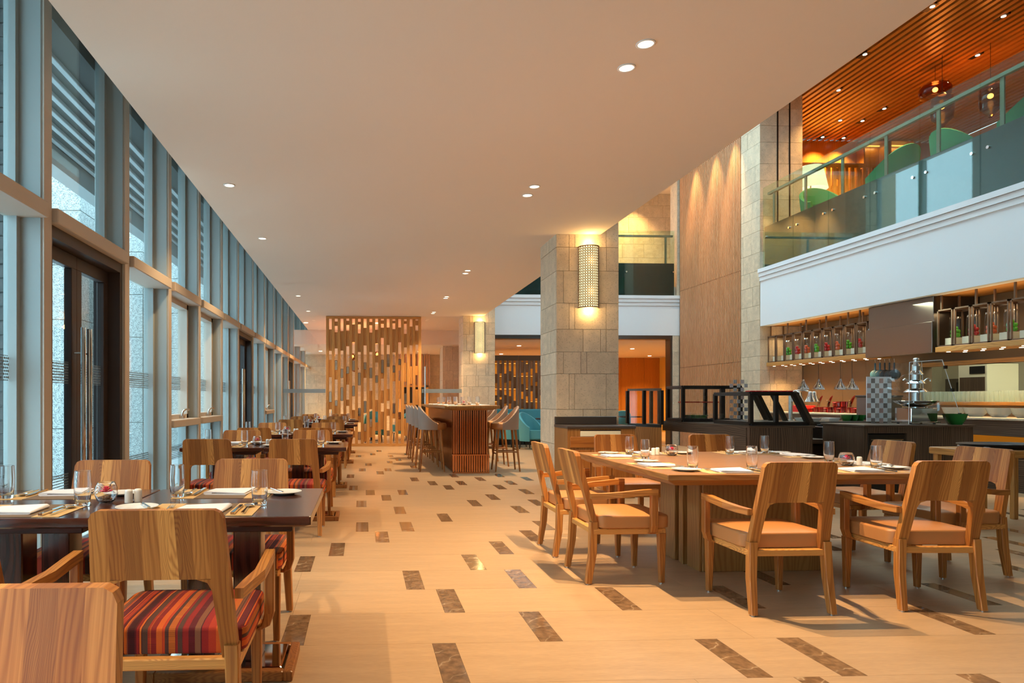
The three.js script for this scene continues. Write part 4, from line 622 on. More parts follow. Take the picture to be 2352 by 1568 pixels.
// ---------------------------------------------------------------- recessed downlights in the main ceiling
{
  const L = [[1.712, 4.074, 'k'], [1.711, 4.373, 'k'], [1.733, 6.85, 'k'], [1.733, 7.145, 'k'], [1.745, 11.35, 'k'], [1.745, 11.6, 'k'], [1.75, 14.24, 'k'], [1.75, 14.45, 'k'], [1.74, 16.75, 'k'], [1.74, 17.0, 'k'], [-1.345, 2.35, 'w'], [-0.6, 2.45, 'w'], [-1.345, 6.945, 'w'], [-1.345, 9.21, 'w'], [-1.345, 14.26, 'w'], [-1.333, 16.7, 'w'], [-1.345, 0.0, 'w']];
  L.forEach(([x, z, s], i) => {
    if (i === 11) return;
    const same = L.filter((q, j) => q[2] === s && j !== 11 && q[1] > z).length, nth = ['first', 'second', 'third', 'fourth', 'fifth', 'sixth', 'seventh'];
    const d = thing('ceiling_downlight', s === 'k' ? `recessed round downlight above the aisle, ${same % 2 ? 'farther' : 'nearer'} one of the ${nth[same >> 1]} pair from the slatted screen` : `recessed round downlight along the window edge of the ceiling, ${nth[same]} from the slatted screen`, 'downlight', s === 'k' ? 'downlights over the aisle' : 'downlights along the windows', [x, CEIL, -z]);
    mk('trim_ring', lathe([[0.046, 0], [0.057, 0], [0.057, -0.006], [0.046, -0.006], [0.046, 0]], 28), M.white, d);
    mk('lens', cyl(0.045, 0.045, 0.004, 24, 0, -0.0045, 0), G.down, d);
    spot(d, [0, -0.02, 0], [x, 0, -z], DOWN * (s === 'w' ? (z === 0 ? 3.2 : z < 3 ? 1.2 : 0.7) : z > 3.9 && z < 4.5 ? 1.85 : 1), s === 'k' ? 0.92 : z === 0 ? 0.7 : 1.0, 0.7, WARM, 0.8);
  });
}
// ---------------------------------------------------------------- pillar sconces
for (const [x, zf, l] of [[2.935, 8.8, 'tall half round wall sconce with dark ring lattice on the nearer pillar above the cabinet'], [2.99, 17.445, 'tall half round wall sconce with dark ring lattice on the pillar behind the bar table']]) {
  const s = thing('wall_sconce', l, 'wall lamp', 'pillar sconces', [x, 2.4, -zf + 0.002]), R = 0.132, H = 0.79;
  const sh = new THREE.CylinderGeometry(R - 0.01, R - 0.01, H - 0.02, 28, 1, true, -Math.PI / 2, Math.PI); mk('shade', move(sh, 0, H / 2, 0), G.shade, s);
  const g = [], nc = 13, nr = 24;
  for (let c = 0; c < nc; c++) for (let r = 0; r < nr; r++) { const a = -Math.PI / 2 + (c + 0.5) / nc * Math.PI, t = new THREE.TorusGeometry(0.0145, 0.0036, 4, 10); t.translate(0, 0, R); t.rotateY(a); t.translate(0, (r + 0.5) / nr * H, 0); g.push(t); }
  for (let c = 0; c <= nc; c++) { const a = -Math.PI / 2 + c / nc * Math.PI; g.push(bar([R * Math.sin(a), 0, R * Math.cos(a)], [R * Math.sin(a), H, R * Math.cos(a)], 0.0022, 5)); }
  mk('lattice', join(g), M.bronze, s);
  mk('rim', join([0, H].map((y) => { const t = new THREE.TorusGeometry(R, 0.008, 6, 24, Math.PI); t.rotateX(Math.PI / 2); return move(t, 0, y, 0); })), M.bronze, s);
  for (const y of [0.2, 0.6]) point(s, [0, y, R + 0.05], 0.15, lin(1, 0.62, 0.22), 3);
  point(s, [0, H + 0.04, 0.06], 0.4, lin(1, 0.62, 0.22), 2); point(s, [0, -0.04, 0.06], 0.4, lin(1, 0.62, 0.22), 2);
}
// ---------------------------------------------------------------- service cabinet before the pillar
{
  const c = thing('service_cabinet', 'oak waiter station cabinet with dark stone top against the limestone pillar', 'cabinet', null, [2.9, 0, -8.49]), w = 0.42, d = 0.28;
  mk('body', cbox(-w, w, 0.0, 0.85, -d, d, 0.004), M.tableOak[0], c); mk('worktop', cbox(-w - 0.005, w + 0.005, 0.85, 0.885, -d, d + 0.015, 0.004), M.darkStone, c); mk('splashback', cbox(-w, w - 0.03, 0.885, 0.985, -d, -d + 0.03, 0.004), M.darkStone, c);
  mk('linen_flap', cbox(-0.26, 0.24, 0.755, 0.82, d, d + 0.012, 0.003, 'x'), M.cream, c); mk('slot', B(-0.26, 0.24, 0.822, 0.835, d, d + 0.004), M.black, c);
  mk('drawer', cbox(-0.385, 0.385, 0.62, 0.75, d, d + 0.014, 0.003, 'x'), M.oak[3], c);
  for (const [a, b] of [[-0.385, -0.135], [-0.125, 0.125], [0.135, 0.385]]) mk('cabinet_door', cbox(a, b, 0.06, 0.59, d, d + 0.014, 0.003), M.oak[3], c);
}
// ---------------------------------------------------------------- display counter and glass cases
{
  const c = thing('display_counter', 'dark zebra wood buffet counter with open lit niche below', 'counter', null), P0 = [[4.275, -9.63], [4.468, -7.72], [5.2, -7.69], [5.2, -9.6]];
  mk('top', prism([[4.26, -9.65], [4.455, -7.7], [5.215, -7.67], [5.215, -9.62]], 0.875, 0.9, 'x'), M.zebra, c);
  mk('body', prism([[4.9, -9.63], [4.9, -7.75], [5.2, -7.69], [5.2, -9.6]], 0, 0.875, 'y'), M.zebra, c);
  mk('front_panel', prism([[4.468, -7.72], [5.2, -7.69], [5.2, -7.75], [4.47, -7.78]], 0, 0.875, 'y'), M.zebra, c);
  mk('side_panel', prism([[4.28, -9.6], [4.46, -7.78], [4.5, -7.78], [4.32, -9.6]], 0.765, 0.875, 'z'), M.zebra, c); mk('side_panel', prism([[4.41, -8.3], [4.46, -7.78], [4.5, -7.78], [4.45, -8.3]], 0, 0.765, 'z'), M.zebra, c);
  mk('niche_back', B(4.86, 4.9, 0.05, 0.87, -9.58, -7.8, 'z'), M.yellow, c); mk('plinth', prism([[4.3, -9.6], [4.47, -7.8], [4.9, -7.8], [4.9, -9.6]], 0, 0.38, 'z'), M.zebra, c);
  mk('niche_light', B(4.55, 4.58, 0.86, 0.872, -9.4, -7.95), G.strip, c); area(c, [4.62, 0.85, -8.7], [4.72, 0.4, -8.7], 1.4, 0.05, 9, AMBER);
  for (let k = 0; k < 2; k++) solo('plate_stack', lathe([[0, 0], [0.09, 0], ...Array.from({ length: 10 }, (_, i) => [[0.125, 0.012 + i * 0.02], [0.12, 0.02 + i * 0.02]]).flat(), [0.1, 0.215], [0, 0.21]], 26), M.china, `white plate stack in the amber counter niche, ${k ? 'farther into' : 'at the open end of'} it`, 'plates', 'plate stacks in the counter niche', [4.62, 0.38, -8.55 - k * 0.32]);
  // sloped glass case
  const q = thing('glass_case', 'low sloped glass display case with black frame on the dark counter', 'display case', null, [4.78, 0.923, -8.25]), F3 = (pts) => join(pts.map(([a, b]) => { const d = V(...b).sub(V(...a)), L = d.length(), g = new THREE.BoxGeometry(0.042, L, 0.042); g.applyQuaternion(new THREE.Quaternion().setFromUnitVectors(V(0, 1, 0), d.normalize())); return move(g, (a[0] + b[0]) / 2, (a[1] + b[1]) / 2, (a[2] + b[2]) / 2); }));
  const z0 = 0.5, z1 = -0.3, xl = -0.28, xt = 0.22, xb = 0.4, h = 0.35;
  const edges = []; for (const z of [z0, z1]) edges.push([[xl, 0, z], [xl, h, z]], [[xl, h, z], [xt, h, z]], [[xt, h, z], [xb, 0, z]], [[xl, 0, z], [xb, 0, z]]); for (const [x, y] of [[xl, 0], [xl, h], [xt, h], [xb, 0]]) edges.push([[x, y, z0], [x, y, z1]]); edges.push([[0.02, 0, z0], [0.02, h, z0]], [[0.1, h, 0], [0.28, 0, 0]], [[xt, h, 0.1], [xb, 0, 0.1]]);
  mk('frame', F3(edges), M.black, q);
  mk('front_pane', plate([[xl, 0.01], [xb, 0.01], [xt, h], [xl, h]], 0.005, 'y', (x, y, z) => [x, y, z + z0 - 0.01]), M.clearPane, q); mk('top_pane', B(xl, xt, h + 0.012, h + 0.02, z1, z0), M.clearPane, q); mk('case_floor', B(xl, xb, 0.005, 0.02, z1, z0), M.brushed, q); mk('end_frame', plate([[xt, h + 0.02], [xt + 0.06, h + 0.02], [xb + 0.08, 0], [xb, 0]], 0.05, 'y', (x, y, z) => [x, y, z + z0 - 0.04]), M.brushed, q);
  for (let k = 0; k < 7; k++) solo('small_red_plate', cbox(-0.034, 0.034, 0, 0.014, -0.05, 0.05, 0.004), M.redBright, 'small square red plate in the row on top of the sloped glass case', 'plate', 'red plates on the glass case', [4.54 + k * 0.076, 1.294, -7.83], 0.05 * Math.sin(k * 3));
  // tall glass case on the counter and its floor-standing neighbour
  const tall = thing('glass_case', 'tall dark framed glass cake case at the end of the dark counter', 'display case', null, [4.68, 0.923, -9.3]), e2 = []; const [a, b, zz0, zz1, hh] = [-0.34, 0.46, 0.2, -0.25, 0.45];
  for (const y of [0, hh]) e2.push([[a, y, zz0], [b, y, zz0]], [[a, y, zz1], [b, y, zz1]], [[a, y, zz0], [a, y, zz1]], [[b, y, zz0], [b, y, zz1]]); for (const x of [a, b, 0.2]) e2.push([[x, 0, zz0], [x, hh, zz0]], [[x, 0, zz1], [x, hh, zz1]]);
  mk('frame', F3(e2), M.black, tall); mk('glass_shelf', B(a, b, 0.23, 0.238, zz1, zz0), M.clearPane, tall); mk('front_pane', B(a, b, 0, hh, zz0 - 0.004, zz0), M.clearPane, tall); mk('case_top', B(a, b, hh, hh + 0.012, zz1, zz0), M.black, tall);
  for (let k = 0; k < 4; k++) solo('small_red_plate', cbox(-0.06, 0.06, 0, 0.014, -0.06, 0.06, 0.004), M.redBright, 'small red plate on the glass shelf inside the tall cake case', 'plate', 'red plates in the tall case', [4.45 + k * 0.135, 1.162, -9.3], 0.05 * k);
  solo('leaf_dish', smooth(lathe([[0, 0], [0.12, 0.005], [0.17, 0.04], [0.165, 0.042], [0.115, 0.012], [0, 0.01]], 24), 0.4), M.greenGlaze, 'shallow green dish at the bottom of the tall cake case', 'dish', null, [4.6, 0.946, -9.28]);
  const fs = thing('glass_case', 'floor standing glass case with pale wood base beside the service cabinet', 'display case', null), pl = [[3.83, -9.75], [4.09, -9.2], [4.19, -9.5], [4.2, -9.8]];
  mk('base', prism(pl, 0, 0.82, 'y'), M.board, fs); mk('case_top', prism(pl, 1.33, 1.36, 'y'), M.bronze, fs); mk('case_floor', prism(pl, 0.82, 0.86, 'y'), M.black, fs);
  const E = []; for (const [x, z] of pl) E.push([[x, 0.86, z], [x, 1.33, z]]); E.push([[3.96, 0.86, -9.475], [3.96, 1.33, -9.475]]); mk('frame', F3(E), M.black, fs); mk('door_pane', prism([[3.833, -9.743], [4.087, -9.206], [4.093, -9.21], [3.84, -9.748]], 0.86, 1.33), M.clearPane, fs);
  for (let k = 0; k < 6; k++) solo('acrylic_riser', join([B(-0.09, 0.09, 0.055, 0.06, -0.05, 0.05), B(-0.09, -0.085, 0, 0.055, -0.05, 0.05), B(0.085, 0.09, 0, 0.055, -0.05, 0.05)]), M.acrylic, 'clear acrylic display riser on the dark counter between the two glass cases', 'riser', 'acrylic risers on the counter', [4.42 + (k % 3) * 0.1 * 1.0, 0.9 + (k > 2 ? 0.061 : 0), -8.93 + (k % 3) * 0.115 - (k > 2 ? 0.02 : 0)], 1.4);
}
function checker(w, h, nx, ny, parent, z, pale = 0) {   // small printed squares on a clear board
  const cols = [[0.05, 0.04, 0.04], [0.3, 0.24, 0.2], [0.5, 0.38, 0.3], [0.42, 0.2, 0.15], [0.4, 0.3, 0.26], [0.1, 0.07, 0.06]].map((c) => c.map((v) => v + pale * (0.7 - v)));
  const g = cols.map(() => []); for (let i = 0; i < nx; i++) for (let j = 0; j < ny; j++) if ((i + j) % 2) g[(i * 5 + j * 3) % 6].push(B(i * w / nx + 0.002, (i + 1) * w / nx - 0.002, j * h / ny + 0.002, (j + 1) * h / ny - 0.002, z, z + 0.003));
  g.forEach((q, k) => q.length && mk('printed_squares', join(q), S({ color: lin(...cols[k]), roughness: 0.5 }), parent));
}
{ const p = thing('checker_board', 'clear upright board with pale checker squares behind the sloped glass case', 'sign', null, [4.72, 0.9, -8.62]); mk('board', B(0, 0.24, 0, 0.56, 0, 0.008), M.acrylic, p); checker(0.24, 0.56, 5, 11, p, 0.009, 0.5); }

// ---------------------------------------------------------------- second island with fountain
{
  const c = thing('fountain_counter', 'dark wood island counter carrying the chocolate fountain', 'counter', null);
  mk('top', cbox(5.95, 7.345, 0.875, 0.9, -7.87, -8.65, 0.004, 'x'), M.zebra, c); mk('body', B(6.5, 7.33, 0, 0.875, -7.9, -8.62), M.zebra, c);
  mk('side_panel', B(5.965, 6.02, 0, 0.875, -7.9, -8.62), M.zebra, c); mk('rail', B(6.02, 6.5, 0.8, 0.875, -7.9, -8.6), M.zebra, c);
  const f = mk('fridge_door', cbox(6.03, 6.49, 0.08, 0.79, -7.91, -8.5, 0.005), M.black, c); mk('door_handle', cbox(6.36, 6.47, 0.66, 0.7, -7.875, -7.9, 0.004), M.steel, f); mk('door_trim', join([B(6.06, 6.46, 0.72, 0.728, -7.9, -7.905), B(6.43, 6.438, 0.1, 0.72, -7.9, -7.905)]), M.steel, f);
  const ft = thing('chocolate_fountain', 'tiered stainless chocolate fountain on the island counter', 'fountain', null, [6.9, 0.9, -8.24]);
  mk('base', join([cbox(-0.17, 0.17, 0.03, 0.2, -0.13, 0.13, 0.006), cbox(-0.19, 0.19, 0.018, 0.03, -0.15, 0.15, 0.002)]), M.chrome, ft); mk('basin', lathe([[0.05, 0.21], [0.12, 0.215], [0.2, 0.25], [0.235, 0.285], [0.23, 0.289], [0.19, 0.26], [0.1, 0.235], [0.05, 0.235]], 32), M.chrome, ft); mk('column', lathe([[0.05, 0.2], [0.05, 0.72], [0.045, 0.72], [0.045, 0.74], [0.03, 0.745], [0.028, 0.79], [0.035, 0.8], [0.03, 0.82], [0, 0.825]], 24), M.steel, ft);
  for (const [y, r] of [[0.4, 0.13], [0.505, 0.105], [0.62, 0.08]]) mk('tier', lathe([[0.05, y + 0.045], [r * 0.7, y + 0.035], [r, y], [r * 0.98, y - 0.004], [0.05, y + 0.03]], 28), M.chrome, ft);
  mk('spout', join([tube([[0.09, 0.52, 0], [0.14, 0.56, 0.0], [0.18, 0.56, 0], [0.185, 0.53, 0]], 0.008), tube([[-0.09, 0.52, 0], [-0.14, 0.56, 0], [-0.17, 0.54, 0]], 0.008)]), M.chrome, ft);
  for (const x of [-0.15, 0.15]) for (const z of [-0.1, 0.1]) mk('foot', cyl(0.015, 0.015, 0.018, 10, x, 0, z), M.black, ft);
  const g = thing('fountain_guard', 'clear trapezoid acrylic guard standing round the chocolate fountain', 'guard', null, [6.9, 0.9, -8.24]); const pan = (z0, z1) => plate([[-0.32, 0.002], [0.36, 0.002], [0.2, 0.79], [-0.22, 0.76]], 0.006, 'y', (x, y, z) => [x, y, z + z0 + (z1 - z0) * y]);
  mk('front_panel', pan(0.27, 0.12), M.acrylic, g); mk('rear_panel', pan(-0.28, -0.12), M.acrylic, g);
  mk('edge_strips', join([bar([-0.32, 0.004, 0.275], [-0.22, 0.76, 0.165], 0.004, 5), bar([0.36, 0.004, 0.275], [0.2, 0.79, 0.16], 0.004, 5), bar([-0.22, 0.76, 0.165], [0.2, 0.79, 0.16], 0.004, 5), bar([0.36, 0.004, -0.28], [0.2, 0.79, -0.15], 0.003, 5)]), S({ color: lin(0.8, 0.84, 0.85), roughness: 0.3 }), g); for (const y of [0.1, 0.4, 0.68]) mk('clip', B(0.36 - y * 0.2 - 0.015, 0.36 - y * 0.2 + 0.015, y, y + 0.04, 0.255 - y * 0.13, 0.275 - y * 0.12), M.black, g);
  const k = thing('checker_board', 'white board with rows of printed coffee squares beside the chocolate fountain', 'sign', null, [6.53, 0.9, -8.6]); mk('board', B(0, 0.33, 0.02, 0.6, 0, 0.012), M.white, k); checker(0.33, 0.58, 6, 9, k, 0.0125, 0.2); mk('stand', B(0.05, 0.28, 0, 0.02, -0.06, 0.06), M.acrylic, k);
  const bowl = (r, h) => smooth(lathe([[0, 0], [r * 0.55, 0], [r * 0.85, h * 0.5], [r, h], [r * 0.96, h], [r * 0.8, h * 0.52], [r * 0.5, 0.01], [0, 0.01]], 28), 0.4);
  solo('green_bowl', bowl(0.125, 0.13), M.greenGlaze, 'deep green glazed bowl beside the chocolate fountain guard', 'bowl', null, [7.19, 0.9, -8.0]);
  const ov = thing('steel_warmer', 'brushed steel countertop warmer with vent slots behind the island', 'appliance', null, [7.34, 0.9, -9.45]); mk('body', cbox(-0.2, 0.25, 0.02, 0.34, -0.15, 0.15, 0.008), M.brushed, ov); mk('lid', cbox(-0.21, 0.26, 0.34, 0.365, -0.16, 0.16, 0.005), M.black, ov); for (const y of [0.06, 0.09, 0.27, 0.3]) for (const x of [-0.16, -0.09, -0.02, 0.05]) mk('vent', B(x, x + 0.035, y, y + 0.012, 0.15, 0.154), M.chrome, ov); for (const x of [-0.16, 0.2]) mk('foot', cyl(0.015, 0.015, 0.02, 8, x, 0, 0.1), M.black, ov);
  // working counter between the islands
  const w = thing('work_counter', 'low dark working counter with cupboard doors between the islands', 'counter', null);
  mk('body', B(5.25, 8.0, 0, 0.62, -9.1, -9.2), M.zebra, w); mk('counter_top', cbox(5.22, 7.3, 0.62, 0.68, -8.75, -9.2, 0.004, 'x'), M.zebra, w); mk('upper_body', B(5.22, 8.05, 0, 0.87, -9.2, -9.75), M.zebra, w); mk('upper_top', cbox(5.22, 8.05, 0.87, 0.9, -9.18, -9.8, 0.004, 'x'), M.darkStone, w);
  for (const x of [6.0, 6.36, 6.72]) mk('cupboard_door', cbox(x, x + 0.33, 0.08, 0.58, -9.06, -9.1, 0.006), M.zebra, w);
  const gr = thing('crepe_griddle', 'steel griddle with round plate and control dial on the working counter', 'appliance', null, [6.38, 0.68, -9.0]); mk('body', cbox(-0.24, 0.24, 0, 0.16, -0.15, 0.12, 0.006), M.brushed, gr); mk('hot_plate', cyl(0.19, 0.19, 0.02, 28, 0, 0.165, -0.01), M.iron, gr); mk('dial_panel', B(-0.2, -0.1, 0.03, 0.13, 0.12, 0.124), M.yellow, gr); mk('dial', (() => { const d = cyl(0.032, 0.03, 0.02, 16); d.rotateX(Math.PI / 2); return move(d, -0.15, 0.08, 0.124); })(), M.black, gr); for (const y of [0.05, 0.08, 0.11]) for (const x of [0, 0.07, 0.14]) mk('vent', B(x, x + 0.045, y, y + 0.012, 0.12, 0.124), M.chrome, gr);
  const wf = thing('waffle_iron', 'chrome lidded waffle iron on the working counter by the fridge', 'appliance', null, [6.83, 0.68, -8.95]); mk('body', cbox(-0.16, 0.16, 0, 0.09, -0.12, 0.12, 0.006), M.iron, wf); mk('lid', cbox(-0.15, 0.15, 0.1, 0.16, -0.11, 0.11, 0.02), M.chrome, wf); mk('handle', tube([[-0.1, 0.13, 0.1], [-0.1, 0.15, 0.17], [0.1, 0.15, 0.17], [0.1, 0.13, 0.1]], 0.009), M.steel, wf);
  solo('green_mould', join([0, 1, 2].map((i) => move(bowl(0.075, 0.085), i * 0.1 - 0.1, 0, 0))), M.greenGlaze, 'green three lobed serving dish on the dark upper counter', 'dish', null, [6.98, 0.9, -9.45]);
  for (const [x, y, ww, l] of [[6.3, 0.9, 0.13, 'white rectangular tray on the dark upper counter beside the heat lamps'], [6.62, 0.9, 0.08, 'narrow white tray on the dark upper counter beside the green dish']]) solo('serving_tray', loft([oct(0, 0, 0, ww * 1.7, 0.2, 0.02), oct(0, 0.045, 0, ww * 2, 0.26, 0.02), oct(0, 0.045, 0, ww * 2 - 0.02, 0.24, 0.02), oct(0, 0.008, 0, ww * 1.7 - 0.02, 0.18, 0.02)], 'x'), M.china, l, 'tray', null, [x, y, -9.42]);
  // heat lamps on a stand
  const hl = thing('heat_lamp_stand', 'chrome heat lamp stand with four bell shades on the working counter', 'heat lamp', null, [6.2, 0.9, -9.66]); mk('post', join([cyl(0.028, 0.028, 0.36, 14), cyl(0.07, 0.06, 0.02, 18)]), M.steel, hl);
  mk('arms', join([tube([[0, 0.35, 0], [0.04, 0.42, 0.02], [0.2, 0.43, 0.06], [0.26, 0.4, 0.06]], 0.011), tube([[0, 0.35, 0], [0.03, 0.42, 0.02], [0.06, 0.43, 0.05], [0.07, 0.4, 0.06]], 0.011)]), M.chrome, hl);
  for (const [x, z] of [[0.22, 0.12], [0.32, 0.05], [0.04, 0.12], [0.11, 0.02]]) { const b = mk('bell_shade', move(lathe([[0.012, 0.15], [0.03, 0.14], [0.034, 0.1], [0.07, 0.01], [0.072, 0], [0.068, 0], [0.03, 0.1], [0.01, 0.14]], 20), x, 0.27, z), M.chrome, hl); mk('bulb', ball(0.022, x, 0.33, z, 10), G.bulb, b); }
}
// ---------------------------------------------------------------- buffet line under the balcony
{
  const c = thing('buffet_counter', 'long dark buffet counter with glowing amber niche along the kitchen wall', 'counter', null), z0 = -13.9, z1 = -4;
  mk('top', cbox(8.38, XK - 0.01, 0.93, 0.96, z0, z1, 0.004, 'z'), M.stone[0], c); mk('front_panel', cbox(8.42, 8.46, 0.72, 0.93, z0, z1, 0.004, 'z'), M.zebra, c); mk('niche_back', B(8.95, 9.0, 0.2, 0.93, z0, z1, 'z'), M.yellow, c); mk('plinth', B(8.45, XK - 0.01, 0, 0.42, z0, z1, 'z'), M.zebra, c);
  mk('niche_light', B(8.5, 8.53, 0.9, 0.92, z0 + 0.2, z1 - 0.2, 'z'), G.strip, c); area(c, [8.6, 0.89, -9], [8.75, 0.42, -9], 8, 0.05, 6, AMBER);
  for (let k = 0; k < 9; k++) solo('plate_stack', lathe([[0, 0], [0.09, 0], ...Array.from({ length: 8 }, (_, i) => [[0.13, 0.012 + i * 0.02], [0.125, 0.02 + i * 0.02]]).flat(), [0.1, 0.175], [0, 0.17]], 24), M.china, 'white plate stack in the long amber niche under the buffet counter', 'plates', 'plate stacks in the buffet niche', [8.62, 0.42, -7.0 - k * 0.42]);
  for (let k = 0; k < 13; k++) { const b = solo('white_bowl', smooth(lathe([[0, 0], [0.07, 0], [0.12, 0.05], [0.15, 0.13], [0.145, 0.13], [0.11, 0.055], [0.06, 0.012], [0, 0.01]], 26), 0.4), M.china, 'white salad bowl in the row on the buffet counter below the glasses', 'bowl', 'white bowls on the buffet counter', [8.72, 0.96, -5.4 - k * 0.36]); }
  const sg = thing('sneeze_guard', 'clear glass sneeze guard above the row of white bowls', 'glass guard', null); mk('glass_panel', prism([[8.5, -6], [8.52, -6], [8.52, -10.6], [8.5, -10.6]], 1.0, 1.16), M.clearPane, sg); mk('glass_top', B(8.5, 8.95, 1.16, 1.168, -6, -10.6), M.clearPane, sg); for (const z of [-6.2, -8.3, -10.4]) mk('post', cyl(0.012, 0.012, 0.2, 10, 8.9, 0.96, z), M.steel, sg);
  // red cookware
  const pot = () => { const g = new THREE.Group(); mk('body', smooth(lathe([[0, 0], [0.1, 0], [0.115, 0.012], [0.12, 0.1], [0.124, 0.102], [0.115, 0.104], [0.11, 0.015], [0, 0.012]], 26), 0.4), M.red, g); mk('handles', join([-1, 1].map((s) => tube([[s * 0.118, 0.085, -0.03], [s * 0.15, 0.085, -0.02], [s * 0.15, 0.085, 0.02], [s * 0.118, 0.085, 0.03]], 0.008, 10, 6))), M.red, g); return g; };
  const lid = () => { const g = new THREE.Group(); mk('dome', smooth(lathe([[0.122, 0], [0.12, 0.01], [0.08, 0.028], [0, 0.036], [0, 0.03], [0.118, 0]], 26), 0.4), M.red, g); mk('knob', lathe([[0, 0.062], [0.018, 0.06], [0.016, 0.05], [0.008, 0.045], [0.009, 0.034]], 14), M.steel, g); return g; };
  const spots = [[1882, 928], [1906, 928], [1930, 928], [1960, 928], [1995, 928]];
  spots.forEach(([px], k) => { const p = pX(px, 925, 8.75); place('pot', pot, 'red_casserole', 'dark red enamel casserole on the buffet counter under the pendant lamps', 'pot', 'red casseroles', [p.x, 0.96, p.z], 0.4 * k); });
  [[1884, 0.75], [1907, 0.7], [1958, 0.75], [1990, 0.8]].forEach(([px, tilt], k) => { const p = pX(px, 912, 8.92), o = place('lid', lid, 'casserole_lid', 'dark red casserole lid with steel knob tilted up behind the pots', 'lid', 'casserole lids', [p.x, 1.165, p.z], 0); o.rotation.set(0, 0, Math.PI / 2 - 0.35); o.rotation.order = 'YXZ'; o.rotation.y = -0.55; const st = mk('stand', bar([-0.17, -0.02, 0], [0.03, 0.0, 0], 0.006), M.steel, o); });
  place('pot', pot, 'red_casserole', 'dark red enamel casserole stacked on top of the others on the buffet counter', 'pot', 'red casseroles', [8.75, 1.066, pX(1930, 925, 8.75).z], 0.2);
  for (const [px, y, l] of [[1843, 0.96, 'bright red rectangular box on the buffet counter, lower one'], [1845, 1.026, 'bright red rectangular box on the buffet counter, upper one']]) { const p = pX(px, 930, 8.65); solo('red_box', cbox(-0.12, 0.12, 0, 0.065, -0.17, 0.17, 0.006), M.redBright, l, 'box', null, [p.x, y, p.z], 0.2); }
}
// glasses on the pass shelf
{ const g = () => new THREE.Mesh(lathe([[0, 0.001], [0.03, 0.001], [0.036, 0.16], [0.034, 0.16], [0.028, 0.012], [0, 0.01]].slice(0, 3), 12), M.cloudGlass); for (let k = 0; k < 52; k++) for (const r of [0, 1]) place('passglass', g, 'highball_glass', r ? 'upturned highball glass in the rear row on the kitchen pass shelf' : 'upturned highball glass in the front row on the kitchen pass shelf', 'glass', 'highball glasses on the pass shelf', [XK - 0.05 + r * 0.1, PY0, -PZ0 + 0.1 + k * 0.078], 0); }

